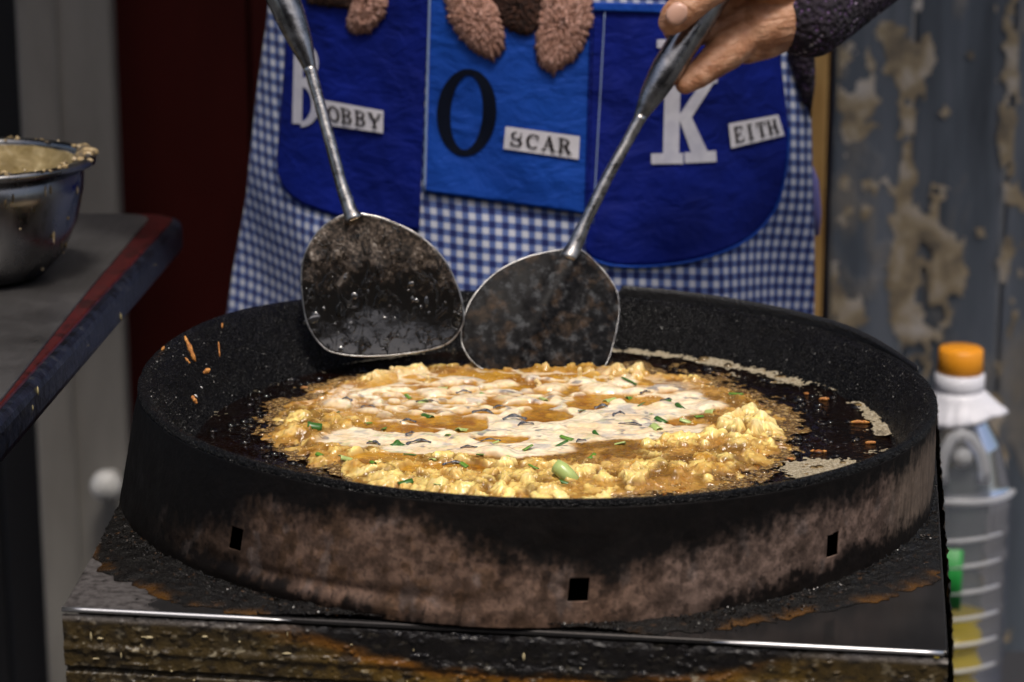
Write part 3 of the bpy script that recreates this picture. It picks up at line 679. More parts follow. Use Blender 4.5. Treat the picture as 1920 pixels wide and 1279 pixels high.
    trough_shade=sstep(.44,.58,fbm(X*48,Y*48,s=98,o=4))*(1-sstep(.001,.0045,soft)); c=lerp(c,(.12,.055,.006),trough_shade*.7*(1-coat)*(1-half*.6))  # dark brown shadow painted into the low crust
    outer=sstep(.9,1.0,q); c=lerp(c,(.36,.20,.05),outer*.55*(1-sstep(.003,.007,soft)))
    c=np.clip(c*(.80+.40*n3)[...,None],0,1)*(1-coat*.0)[...,None]
    rg=.08+.14*sstep(.0005,.004,soft); rg=rg*(1-half)+.06*half; rg=rg*(1-coat)+.20*coat
    m=M('omelette_batter',(.7,.5,.2),.3,0,.5,Subsurface_Weight=.3,Subsurface_Scale=.005); m.b.inputs['Subsurface Radius'].default_value=(1,.55,.22)
    m.base(m.attr('Col')); m.rough(m.attr('Rgh','Fac')); m.bump(m.noise(900,2,.6),.18,.0012)
    F=gridf_np(nu,nv); ok=(edge.ravel()[F]>.02).any(1); F=F[ok]
    # small sideways push so that lumps overhang
    Xd=X+.0016*(fbm(X*240,Y*240,s=101,o=2)-.5)*2*(1-coat); Yd=Y-.25*lumpC*0
    V=np.stack([Xd.ravel(),Yd.ravel(),(Z_OIL+Z).ravel()],1)
    used=np.unique(F); remap=-np.ones(len(V),int); remap[used]=np.arange(len(used))
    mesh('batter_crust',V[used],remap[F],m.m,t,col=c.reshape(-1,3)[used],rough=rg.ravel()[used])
    def zat(x,y):
        i=int(np.clip((x-xs_[0])/stp,0,nu-1)); j=int(np.clip((y-ys_[0])/stp,0,nv-1)); return Z_OIL+Z[j,i]
    # scallions
    msg=[M('scallion_dark',(.03,.11,.012),.3),M('scallion_mid',(.10,.22,.02),.3),M('scallion_pale',(.38,.48,.16),.3)]
    protos=[]
    for k in range(9):
        L=rs.uniform(.006,.013); wd=rs.uniform(.0020,.0036); bend=rs.uniform(-.25,.25); arc=rs.uniform(.6,2.0); V=[]; nn_=7; mm_=5
        for i in range(nn_):
            u=i/(nn_-1)-.5
            for j in range(mm_):
                v_=(j/(mm_-1)-.5)*arc*2; V.append((u*L, wd*math.sin(v_*.8)+bend*L*u*u*4*.3, wd*(math.cos(v_*.8)-.6)))
        ob=mesh('scallion',np.array(V),gridf(mm_,nn_),msg[k%3].m,t); solid(ob,.0005,0); apply_mods(ob); protos.append(ob)
    spots=[(625,775),(720,800),(792,750),(800,775),(765,740),(700,828),(748,830),(840,815),(868,800),(770,848),(900,852),(950,855),(1118,812),(1062,820),(1220,775),(1240,786),(1180,742),(1145,745),(1180,718),(1310,780),(1285,785),(1060,905),(1110,855),(820,915),(590,805),(700,880),(650,860),(1050,835),(990,840),(1230,800),(1250,752),(1380,740),(830,725),(742,830),(905,735),(1020,745),(1090,770),(690,790),(1330,770),(1275,760),(1000,880),(930,830),(760,905),(600,850),(1160,830),(1200,760),(870,868),(812,862)]
    for k,(px,py) in enumerate(spots):
        p=atz(px,py,Z_OIL+.006); pr=protos[k%9] if k>=9 else protos[k]
        ob=pr if k<9 else pr.copy()
        if k>=9: COL.objects.link(ob); ob.parent=t
        ob.location=(p[0],p[1],zat(p[0],p[1])+.0005); ob.rotation_euler=(rs.uniform(-.5,.5),rs.uniform(-.4,.4),rs.uniform(-1.3,1.3))
        s_=rs.uniform(.65,1.25); ob.scale=(s_,s_,s_)
    big=tube([(-.009,0,0),(-.004,0,.0008),(.002,0,.0004),(.009,.001,-.0006)],[.0052,.0056,.0054,.0046],14)
    ob=mesh('scallion',*big,msg[2].m,t); p=atz(1060,893,Z_OIL+.008); ob.location=(p[0],p[1],zat(p[0],p[1])+.003); ob.rotation_euler=(0,.55,R(-28))
    # oyster frills
    mo=M('oyster_frill',(.05,.055,.065),.2); mo.base(mo.ramp(mo.noise(500,3),[(.35,(.015,.017,.022)),(.6,(.10,.105,.12)),(.8,(.3,.3,.3))]))
    pr=[]
    for k in range(5):
        V=[];nn_=22;L=rs.uniform(.012,.020)
        for i in range(nn_):
            u=i/(nn_-1); a=(u-.5)*2.4; rr_=L*.5
            for j in range(4):
                v_=j/3; ru=.0006*math.sin(u*11+k)*v_
                V.append((rr_*math.sin(a)*(1+.15*v_),(rr_*.55*math.cos(a)-rr_*.4)*(1+.2*v_)+.0022*v_+ru,.0013*math.sin(math.pi*u)*(1+.4*math.sin(u*11+k)*v_)))
        ob=mesh('oyster_frill',np.array(V),gridf(4,nn_),mo.m,t); solid(ob,.0006,0); apply_mods(ob); pr.append(ob)
    fs=[(770,815),(785,828),(890,822),(920,828),(880,838),(690,765),(800,752),(870,738),(965,790),(1090,825),(1160,780),(1180,795),(700,830),(985,795),(650,755),(1250,748),(905,775),(1130,760),(765,790),(940,762),(1210,735),(850,865)]
    for k,(px,py) in enumerate(fs):
        p=atz(px,py,Z_OIL+.006); ob=pr[k] if k<5 else pr[k%5].copy()
        if k>=5: COL.objects.link(ob); ob.parent=t
        ob.location=(p[0],p[1],zat(p[0],p[1])+.0006); ob.rotation_euler=(rs.uniform(-.2,.5),0,rs.uniform(-.7,.7)); s_=rs.uniform(.6,1.1); ob.scale=(s_,s_,s_)
    # froth: tiny wet bubbles over the frying crust
    mfb=M('froth_bubble',(.74,.56,.26),.10,0,.7); mfb.base(mfb.ramp(mfb.noise(220,2),[(.4,(.55,.33,.08)),(.6,(.84,.72,.45))])); P=[]; PR=[]; kk=0
    while kk<3400:
        a=rs.uniform(0,6.283); qq=rs.uniform(.3,1.0)**.5*.198; x_=PC[0]+qq*math.cos(a); y_=PC[1]+qq*math.sin(a); i=int((x_-xs_[0])/stp); j=int((y_-ys_[0])/stp)
        kk+=1
        if coat[j,i]>.25: continue
        rr_=rs.choice([.0003,.0004,.0005,.0006,.0009]); P.append((x_,y_,zat(x_,y_)-.0001)); PR.append(rr_)
    mesh('froth',*grit(np.array(P),PR,9),mfb.m,t,False)['kind']='stuff'
    # standing curls of crust at the back edge
    mcu=M('crust_curl',(.72,.52,.22),.35); mcu.base(mcu.ramp(mcu.noise(300,3),[(.35,(.62,.40,.12)),(.7,(.8,.64,.34))])); mcu.bump(mcu.noise(500,3),.5,.002)
    for px,py,hh,lean in ((1083,703,.012,.25),(1187,700,.010,-.1),(1145,708,.007,.2),(800,708,.007,.3),(1010,712,.006,-.3),(735,688,.006,.1)):
        p=atz(px,py+10,Z_OIL+.004); pts=[(p[0]+lean*hh*u+.001*math.sin(u*5),p[1],Z_OIL+.003+hh*u) for u in np.linspace(0,1,7)]
        mesh('crust_curl',*tube(pts,[.0032,.0026,.002,.0017,.0019,.0021,.0009],10),mcu.m,t)
omelette()

# ------------------------------------------------------------------ bubbles, foam, crumbs
def pan_grit():
    q = np.random.default_rng(5); n = 9000
    a = q.uniform(-.35, math.pi+.35, n); k = q.uniform(0, 6, n); r = np.interp(k, range(7), WALL_R); z = np.interp(k, range(7), WALL_Z)
    keep = fbm(np.cos(a)*6+9, np.sin(a)*6+k*.5, s=3) > .36; a, r, z = a[keep], r[keep], z[keep]
    r = r - .0003; pos = np.stack([r*np.cos(a), r*np.sin(a), z + tilt(r*np.cos(a), r*np.sin(a))], 1)
    m = M('carbon_grit', (.006,.006,.006), .30, 0, .5)
    o = mesh('carbon_grit', *grit(pos, q.choice([.0003,.0004,.0005,.0007], len(pos)), 6), m.m, bpy.data.objects['frying_pan'], False); o['kind'] = 'stuff'
    n = 5200; a = q.uniform(math.pi*.98, 2*math.pi+.1, n); d = q.beta(1.1, 2.2, n); r = .3005 + d*.034; X = -.009 + r*np.cos(a); Y = r*np.sin(a); ok = np.ones(n, bool)
    for p_, q_ in ((FL,FR),(FR,BR),(BR,BL),(BL,FL)): ok &= ((q_[0]-p_[0])*(Y-p_[1]) - (q_[1]-p_[1])*(X-p_[0])) > .001
    ok &= fbm(X*40, Y*40, s=8) > .38
    pos = np.stack([X, Y, Z_TOP + .001 + .005*(1-d)*q.uniform(.4,1,n)], 1)[ok]
    m2 = M('grease_grit', (.010,.007,.005), .2, 0, .5); m2.base(m2.ramp(m2.noise(300,2), [(.56,(.003,.0025,.002)),(.78,(.05,.022,.007))]))
    o = mesh('grease_grit', *grit(pos, q.choice([.0003,.0005,.0008,.0011], len(pos)), 7), m2.m, bpy.data.objects['burner_stand'], False); o['kind'] = 'stuff'
pan_grit()
def bubbles():
    rs=random.Random(14); P=[]
    zones=[(1390,905,70,26,330),(1480,860,60,30,160),(1300,920,55,16,200),(1500,800,60,40,170),(520,830,45,35,220),(470,790,45,35,110),(560,880,30,25,120),(1350,690,90,16,120),(1250,905,60,22,160),(600,740,70,26,220),(1440,745,70,30,140),(660,705,60,14,90),(1560,780,50,30,80),(440,740,60,20,60),(900,690,90,8,70)]
    for px,py,sx,sy,n in zones:
        for _ in range(int(n*.36)):
            p=atz(rs.gauss(px,sx),min(rs.gauss(py,sy),945),Z_OIL); r=np.hypot(p[0],p[1])
            if r>.262: continue
            rad=rs.choice([.0007,.001,.0012,.0016,.0022,.003,.004]); 
            if rs.random()<.03: rad=.0055
            v,f=dome_mesh(rad); P.append((v*np.array([1,1,rs.uniform(.45,.8)])+np.array([p[0],p[1],Z_OIL+.0004]),f))
    m=bpy.data.materials.new('bubble_film'); m.use_nodes=True; nt=m.node_tree; nt.nodes.remove(nt.nodes['Principled BSDF']); out=nt.nodes['Material Output']
    tr=nt.nodes.new('ShaderNodeBsdfTransparent'); tr.inputs[0].default_value=(.86,.78,.62,1); gl=nt.nodes.new('ShaderNodeBsdfGlossy'); gl.inputs['Roughness'].default_value=.04
    fr=nt.nodes.new('ShaderNodeFresnel'); fr.inputs[0].default_value=1.5; mx=nt.nodes.new('ShaderNodeMixShader')
    nt.links.new(fr.outputs[0],mx.inputs[0]); nt.links.new(tr.outputs[0],mx.inputs[1]); nt.links.new(gl.outputs[0],mx.inputs[2]); nt.links.new(mx.outputs[0],out.inputs['Surface'])
    o=mesh('oil_bubbles',*join(P),m); tag(o,'small clear bubbles seething in the dark oil around the omelette','bubbles',kind='stuff')
bubbles()

def froth_film():
    m=M('froth_film',(.2,.12,.04),.16,0,.6); f_=m.noise(260,4,.65); m.base(m.ramp(f_,[(.32,(.03,.014,.004)),(.5,(.16,.085,.022)),(.66,(.38,.26,.10)),(.8,(.62,.5,.28))])); b=m.bump(m.vor(520),.8,.0022); m.bump(f_,.5,.002,b)
    stp=.001; X,Y=np.meshgrid(np.arange(-.262,.262,stp),np.arange(-.262,.262,stp)); nv,nu=X.shape; r=np.hypot(X,Y); q=np.hypot(X-PC[0],Y-PC[1])/pan_outline(np.arctan2(Y-PC[1],X-PC[0]))
    a=np.degrees(np.arctan2(Y-PC[1],X-PC[0])); g=lambda c,w_:np.exp(-(((a-c+180)%360-180)/w_)**2)
    reach=.035+.17*g(52,30)+.10*g(168,26)+.08*g(-40,22)+.07*g(8,22)+.05*g(-130,40)+.06*g(118,20)
    fld=1.0-(q-.96)/reach+1.5*(fbm(X*38,Y*38,s=3,o=4)-.5)+.9*(fbm(X*170,Y*170,s=4,o=3)-.5)
    okv=(fld>.35)&(q>.9)&(r<.2555); F=gridf_np(nu,nv); F=F[okv.ravel()[F].all(1)]; used=np.unique(F); rm=-np.ones(nu*nv,int); rm[used]=np.arange(len(used))
    Z=Z_OIL+.0009+.0016*(vnoise(X*300,Y*300,s=9))*sstep(.35,.8,fld)
    mesh('froth_film',np.stack([X.ravel(),Y.ravel(),Z.ravel()],1)[used],rm[F],m.m,bpy.data.objects['oyster_omelette'])['kind']='stuff'
froth_film()
def foam():
    m=M('oil_foam',(.42,.35,.23),.75); m.base(m.ramp(m.noise(420,3,.6),[(.3,(.13,.105,.065)),(.5,(.30,.25,.16)),(.7,(.46,.41,.32))])); m.bump(m.vor(900),.6,.0015)
    stp=.0008
    X,Y=np.meshgrid(np.arange(-.272,.272,stp),np.arange(-.272,.272,stp)); nv,nu=X.shape
    r=np.hypot(X,Y); th=np.degrees(np.arctan2(Y,X))
    nz=fbm(X*40,Y*40,s=3,o=4)-.5; nz2=(fbm(X*160,Y*160,s=4,o=3)-.5)*1.2+(fbm(X*520,Y*520,s=14,o=2)-.5)*.9
    arc=lambda r0,wd,a0,a1: np.minimum.reduce([1-np.abs(r-r0)/wd, sstep(a0-4,a0+6,th)*1.2-.1, sstep(a1+4,a1-6,th)*1.2-.1])
    f1=arc(.257,.011,32,82)+1.5*nz+.9*nz2-.08
    f2=arc(.262,.010,-2,20)+1.3*nz+.9*nz2-.1
    p=atz(1545,884,Z_OIL)
    f3=1.25-np.sqrt(((X-p[0])/.042)**2+((Y-p[1])/.030)**2)+.5*nz+.3*nz2+.15*((X-p[0])/.04)
    f4=arc(.260,.009,112,128)+1.2*nz+.8*nz2-.05
    f5=arc(.2625,.008,138,165)+1.6*nz+1.1*nz2-.28
    p6=atz(1440,690,Z_OIL); f6=.5-np.abs(np.hypot((X-p6[0])/.035,(Y-p6[1])/.05)-1)*2.5+1.5*nz+.8*nz2-.35
    for nm,fld,zo,lab in (('oil_foam',f1,.0012,'long tan foam line along the far right pan wall'),('oil_foam',f2,.0012,'broken grey foam flecks at the right hand pan wall'),('oil_foam',f3,.0016,'triangular tan foam patch behind the near right rim'),('oil_foam',f4,.0012,'thin foam streak beside the left spatula tip'),('oil_foam',f5,.0012,'scattered pale foam flecks at the left pan wall'),('oil_foam',f6,.0010,'curled foam wisp floating behind the omelette at right')):
        okv=(fld>.28)&(r<.268); F=gridf_np(nu,nv); ok=okv.ravel()[F].all(1)
        if not ok.any(): continue
        F=F[ok]; used=np.unique(F); rm=-np.ones(nu*nv,int); rm[used]=np.arange(len(used))
        Z=Z_OIL+zo+.0008*nz2+.0015*sstep(.255,.268,r)
        V=np.stack([X.ravel(),Y.ravel(),Z.ravel()],1)[used]
        o=mesh(nm,V,rm[F],m.m); tag(o,lab,'foam',kind='stuff')
    # dried splashes clinging to the wall
    mw=M('wall_splash',(.45,.44,.43),.7); mw.bump(mw.noise(500,3),.6,.002)
    rs=random.Random(9); P=[]
    for px,py,n,sx,sy in ((1225,635,70,22,14),(1180,620,30,10,6),(1440,645,50,20,10),(1490,675,40,14,14),(420,715,40,26,10),(395,745,20,14,18),(1330,655,30,40,8)):
        for _ in range(n):
            qx,qy=rs.gauss(px,sx),rs.gauss(py,sy)
            # wall cone: iterate to find hit
            z=.87
            for _i in range(12):
                p=atz(qx,qy,z); r=np.hypot(p[0],p[1]); z=float(np.interp(r,WALL_R,WALL_Z)+tilt(p[0],p[1]))
            if r>.288 or r<.253: continue
            p=p*np.array([.990,.990,1]); rad=rs.choice([.0005,.0008,.0012,.0018]); v,f=dome_mesh(rad,7,3); v=v*np.array([rs.uniform(.7,1.5),1,.6]); nrm=Vector((-p[0],-p[1],.25)).normalized(); mt=nrm.to_track_quat('Z','Y').to_matrix()
            P.append((np.array([tuple(mt@Vector(q)) for q in v])+p,f))
    o=mesh('wall_splashes',*join(P),mw.m); tag(o,'pale dried spatter clinging to the black inside wall of the pan','spatter',kind='stuff')
foam()

def crumbs():
    m=M('fried_crumb',(.45,.17,.03),.5); m.base(m.ramp(m.noise(400,3),[(.35,(.30,.09,.015)),(.7,(.58,.27,.06))])); m.bump(m.noise(600,3),.6,.002)
    rs=random.Random(2)
    def crumb(px,py,L,wd,ang,label,wall):
        z=Z_OIL+.001
        if wall:
            for _ in range(12):
                p=atz(px,py,z); r=np.hypot(p[0],p[1]); z=float(np.interp(r,WALL_R,WALL_Z)+tilt(p[0],p[1]))
            p=p*np.array([.990,.990,1])
        else: p=atz(px,py,z)
        n=9; pts=[]; rad=[]
        for i in range(n):
            u=i/(n-1)-.5; pts.append((u*L*math.cos(ang)+rs.uniform(-.1,.1)*wd,rs.uniform(-.2,.2)*wd,u*L*math.sin(ang))); rad.append(wd*(.35+.65*math.sqrt(max(0,1-(2*u)**2)))*rs.uniform(.6,1.15))
        v,f=tube(pts,rad,8); o=mesh('fried_crumb',v,f,m.m); o.location=p
        o.rotation_euler=((-.25,0,0) if wall else (R(75),0,0)); tag(o,label,'crumb')
    crumb(350,654,.021,.0022,R(112),'longest orange crumb strip stuck on the far left pan wall',True)
    crumb(381,696,.006,.0020,R(30),'rounded orange crumb below the long crumb strip on the wall',True)
    crumb(345,676,.006,.0010,R(130),'tiny amber crumb beside the foot of the long crumb strip',True)
    crumb(298,655,.005,.0016,R(60),'small red brown crumb at the far left pan rim',True)
    crumb(405,655,.012,.0008,R(95),'thin dark red flake on the left pan wall',True)
    crumb(358,750,.007,.0018,R(120),'lowest orange crumb on the left pan wall',True)
    crumb(411,610,.004,.0012,R(90),'pale speck high on the left pan wall',True)
    for px,py,L,wd,an,lb in ((1612,792,.015,.0018,.1,'longest orange crumb floating near the right pan wall'),(1545,748,.008,.0016,.3,'orange crumb floating in open oil at the far right'),(1535,846,.012,.0014,0.,'flat orange crumb drifting right of the omelette edge'),(1482,861,.006,.0014,.1,'small orange crumb in the bubbles right of the omelette'),(1412,878,.008,.0016,.2,'orange crumb among bubbles at the near right'),(1632,830,.008,.0016,.2,'brown crumb cluster nearest the right pan wall'),(570,727,.006,.0014,.2,'orange crumb floating left of the omelette'),(1512,738,.004,.0012,.2,'smallest orange crumb floating behind the right edge')):
        crumb(px,py,L,wd,an,lb,False)
crumbs()

# ================================================================== SPATULAS
def metal_mats():
    ms=M('worn_steel',(.4,.39,.38),.3,1); n1=ms.noise(120,5,.65); n2=ms.noise(30,4)
    ms.base(ms.ramp(n1,[(.3,(.10,.095,.09)),(.5,(.36,.355,.35)),(.75,(.55,.54,.53))])); ms.rough(ms.ramp(n2,[(.3,.18),(.7,.42)])); ms.bump(n1,.25,.0015)
    return ms
STEEL=metal_mats()
def spatula(name,label,outline,p0,nrm,neck,shaft,handle,blade_mat,conc,ridge=None,droplets=False,flange=.004):
    t=thing(name,label,'spatula')
    nrm=np.asarray(nrm,float); nrm/=np.linalg.norm(nrm)
    P=np.array([atplane(px,py,p0,nrm) for px,py in outline])
    # smooth closed outline by Catmull-Rom
    n=len(P); Q=[]
    for i in range(n):
        a,b,c,d=P[i-1],P[i],P[(i+1)%n],P[(i+2)%n]
        for u in np.linspace(0,1,8,endpoint=False): Q.append(.5*((2*b)+(-a+c)*u+(2*a-5*b+4*c-d)*u*u+(-a+3*b-3*c+d)*u**3))
    Q=np.array(Q); C=Q.mean(0); m_=len(Q); K=30; V=[]
    for k in range(K+1):
        q=(k/K)**.8
        for i in range(m_):
            base=C+(Q[i]-C)*q; rel=base-C
            off=conc*(1-q*q)
            if ridge is not None:
                dv=np.asarray(ridge[1])-np.asarray(ridge[0]); dv=dv/np.linalg.norm(dv); w_=base-np.asarray(ridge[0]); dist=np.linalg.norm(w_-dv*np.dot(w_,dv)); off+=ridge[2]*math.exp(-(dist/.012)**2)*(1-.4*q)+ridge[2]*.9*max(0,1-dist/.06)*(1-q*.5)
            V.append(base-nrm*off)
    V=np.array(V); V=V-nrm*(.0010*(fbm((V[:,0]-C[0])*60+9,(V[:,2]-C[2])*60+9,s=3)-.5))[:,None]; F=gridf(m_,K+1,True)[m_:] ; F+= [tuple(m_+i for i in range(m_))[::-1]]
    o=mesh('blade',V,F,blade_mat,t); solid(o,.0014,0)
    edge=V[K*m_:]; mt,ft=tube(list(edge)+[edge[0]],[.0008]*(m_+1),8,False); mesh('blade_edge',mt,ft,STEEL.m,t)
    sp=[np.asarray(p) for p in shaft]; 
    def resamp(pts,rad,n):
        pts=np.array(pts); L=np.concatenate([[0],np.cumsum(np.linalg.norm(np.diff(pts,axis=0),axis=1))]); u=np.linspace(0,L[-1],n)
        return np.stack([np.interp(u,L,pts[:,k]) for k in range(3)],1),np.interp(u,L,rad)
    pts,rad=resamp([p for p in sp],[r for r in neck],40); rad=rad*(1+.10*(fbm(np.arange(40)*.5,np.zeros(40),s=4)-.5))
    mesh('shaft',*tube(pts,rad,14),STEEL.m,t)
    pts,rad=resamp([h[0] for h in handle],[h[1] for h in handle],30); mesh('handle',*tube(pts,rad,22),HAND.m,t)
    if droplets:
        rs=random.Random(6); mw=M('wet_oil_film',(.02,.02,.02),.06,0,1.,Coat_Weight=.6,Coat_Roughness=.04,Coat_IOR=1.7,IOR=1.7); Pp=[]
        inv=[]
        ax=np.cross(nrm,[0,0,1]); ax/=np.linalg.norm(ax); up_=np.cross(ax,nrm)
        if up_[2]<0: up_=-up_
        for k in range(80):
            i=rs.randrange(m_); q=rs.random()**.5*.96; base=C+(Q[i]-C)*q
            hgt=np.dot(base-C,up_)
            if hgt>.012 and rs.random()<.8: continue
            off=conc*(1-q*q)-.0007; pos=base-nrm*off
            r=rs.choice([.0004,.0006,.0008,.001,.0013]); 
            Ls=rs.choice([.8,1,1.3,1.8,2.5]); ang=rs.gauss(0,.6)
            if rs.random()<.12: r*=1.9
            if hgt<-.022 and rs.random()<.6: ang+=1.3; r*=1.5; Ls*=1.4
            v,f=dome_mesh(r,9,3); d1=ax*math.sin(ang)+up_*math.cos(ang); d2=np.cross(nrm,d1)
            v=v[:,[0]]*d2*rs.uniform(.7,1.5)+v[:,[1]]*Ls*d1+v[:,[2]]*rs.uniform(.12,.24)*nrm; Pp.append((v+pos,f))
        mesh('oil_droplets',*join(Pp),mw.m,t)['kind']='stuff'
    return t
HAND=M('handle_steel',(.38,.38,.38),.28,1); _n=HAND.noise(70,5,.65); HAND.base(HAND.ramp(_n,[(.3,(.07,.068,.066)),(.5,(.27,.27,.275)),(.75,(.42,.42,.43))])); HAND.rough(HAND.ramp(HAND.noise(45,4),[(.3,.16),(.7,.38)])); HAND.bump(_n,.22,.002)

# left blade : burnt residue above, oil-wet black below
lb=M('wet_blade',(.01,.01,.01),.08,0,.8)
pA=at(740,664,.168); pN=at(655,398,pA[1]+.030)
zr=(pN[2]-pA[2])
sepz=lb.n('ShaderNodeSeparateXYZ'); cc=lb.n('ShaderNodeTexCoord'); lb.link(cc.outputs['Object'],sepz.inputs[0])
hz=lb.math('DIVIDE',lb.math('SUBTRACT',sepz.outputs['Z'],float(pA[2])),float(zr))
msk=lb.ramp(lb.math('ADD',hz,lb.math('MULTIPLY',lb.math('SUBTRACT',lb.noise(45,5,.65),.5),.9)),[(.52,0.),(.72,1.)])
fine=lb.mix(.55,lb.noise(75,6,.72,lb.coord(scale=(1,1,.7)),.5),lb.noise(330,4,.7)); res=lb.ramp(fine,[(.44,(.005,.004,.003)),(.51,(.035,.024,.017)),(.57,(.11,.085,.065)),(.66,(.36,.33,.30))])
lb.base(lb.mix(msk,(.006,.0055,.005),res)); lb.rough(lb.mix(msk,(.05,.05,.05),lb.ramp(fine,[(.3,.25),(.7,.7)])))
wet=lb.ramp(lb.noise(80,4,.6,lb.coord(scale=(1.15,1,.62)),1.1),[(.53,0.),(.58,1.)])
b0=lb.bump(wet,1.,.0050); lb.bump(fine,.18,.001,b0)
nA=np.cross(np.array([1.,0.02,0]),pN-pA); nA=nA if nA[1]<0 else -nA
spatula('spatula','flat spatula with oil wet black blade facing the viewer',
    [(655,400),(612,420),(582,455),(566,500),(567,555),(576,605),(598,642),(628,662),(690,668),(770,662),(835,646),(866,612),(868,575),(853,525),(826,478),(780,438),(725,412),(690,403)],
    pA,nA,[.0085,.0062,.0052,.0050,.0046,.0055],
    [at(664,412,pN[1]-.001),at(657,396,pN[1]),at(640,345,pN[1]+.008),at(618,262,pN[1]+.02),at(597,185,pN[1]+.032),at(580,125,pN[1]+.042)],
    [(at(585,142,pN[1]+.040),.0045),(at(578,118,pN[1]+.043),.0062),(at(566,85,pN[1]+.048),.0096),(at(548,40,pN[1]+.055),.0125),(at(532,0,pN[1]+.061),.0137),(at(512,-50,pN[1]+.069),.0138),(at(430,-255,pN[1]+.098),.012)],
    lb.m,.006,None,True)
# right blade : dull dark iron, ridge from the neck
rb=M('iron_blade',(.03,.03,.03),.35,0,.06); f1=rb.noise(110,6,.68); f2=rb.noise(60,4,.6,rb.coord(loc=(3,2,1)))
rb.base(rb.mix(rb.ramp(f2,[(.5,0.),(.66,1.)]),rb.ramp(f1,[(.40,(.0015,.0015,.002)),(.52,(.008,.008,.009)),(.68,(.055,.058,.062))]),rb.ramp(f1,[(.36,(.008,.006,.004)),(.66,(.062,.040,.026))])))
rb.rough(rb.ramp(f1,[(.3,.3),(.7,.6)])); rb.bump(f1,.25,.0015)
pB=atz(1080,694,Z_OIL+.002); pB[1]-=.0; pM=at(1075,470,pB[1]+.055)
nB=np.cross(np.array([1.,.16,0.05]),pM-pB); nB=nB if nB[1]<0 else -nB
nBn=nB/np.linalg.norm(nB)
spatula('spatula','dull dark iron spatula with ridged rounded blade held in the hand',
    [(1076,470),(1040,472),(985,484),(930,512),(888,556),(868,604),(868,650),(900,690),(965,712),(1040,722),(1100,716),(1135,684),(1150,642),(1160,590),(1157,550),(1140,520),(1115,492),(1092,474)],
    pB,nB,[.009,.0065,.0052,.005,.0048,.0055],
    [at(1066,486,pM[1]-.004),at(1077,463,pM[1]-.001),at(1098,415,pM[1]+.006),at(1140,330,pM[1]+.018),at(1178,262,pM[1]+.028),at(1203,216,pM[1]+.034)],
    [(at(1196,228,pM[1]+.033),.0048),(at(1206,208,pM[1]+.036),.0070),(at(1222,178,pM[1]+.041),.0105),(at(1250,130,pM[1]+.048),.0135),(at(1285,75,pM[1]+.057),.0140),(at(1318,25,pM[1]+.065),.0135),(at(1372,-60,pM[1]+.08),.012)],
    rb.m,-.006,(atplane(1075,470,pB,nBn),atplane(985,640,pB,nBn),-.0035))
YH=pM[1]

# ================================================================== COOK
XC=.005
def yap(x,z):
    x=np.asarray(x,float); z=np.asarray(z,float)
    u=(x-XC)/.29
    y=.435+.135*np.abs(u)**2.3+.10*np.clip(np.abs(u)-.86,0,9)**1.2
    y=y-.05*np.clip(1.0-z,0,.3)*(1-u*u*.5)
    fold=.010*(fbm(x*9+2+z*2.2,z*4.5+x*2,s=61,o=3)-.5)+.006*(fbm(x*26+z*7,z*11-x*6,s=62,o=3)-.5)
    fl=.018*np.sin(x*38+z*6)*sstep(.98,.84,z)*sstep(.10,.26,np.abs(x-XC))
    return y+fold+fl
def atv(px,py,Y):
    px=np.asarray(px,float); py=np.asarray(py,float)
    d=np.stack([(px-960)/FPX, _fw[1]-_up[1]*(py-639.5)/FPX, _fw[2]-_up[2]*(py-639.5)/FPX],-1)
    return CAM+d*((Y-CAM[1])/d[...,1])[...,None]
def onapv(px,py,off=0.):
    px=np.asarray(px,float); Y=np.full(px.shape,.45)
    for _ in range(9):
        p=atv(px,py,Y); Y=.4*Y+.6*(yap(p[...,0],p[...,2])-off)
    return atv(px,py,Y)
def onap(px,py,off=0.): return onapv(np.array([px]),np.array([py]),np.array([off]))[0]
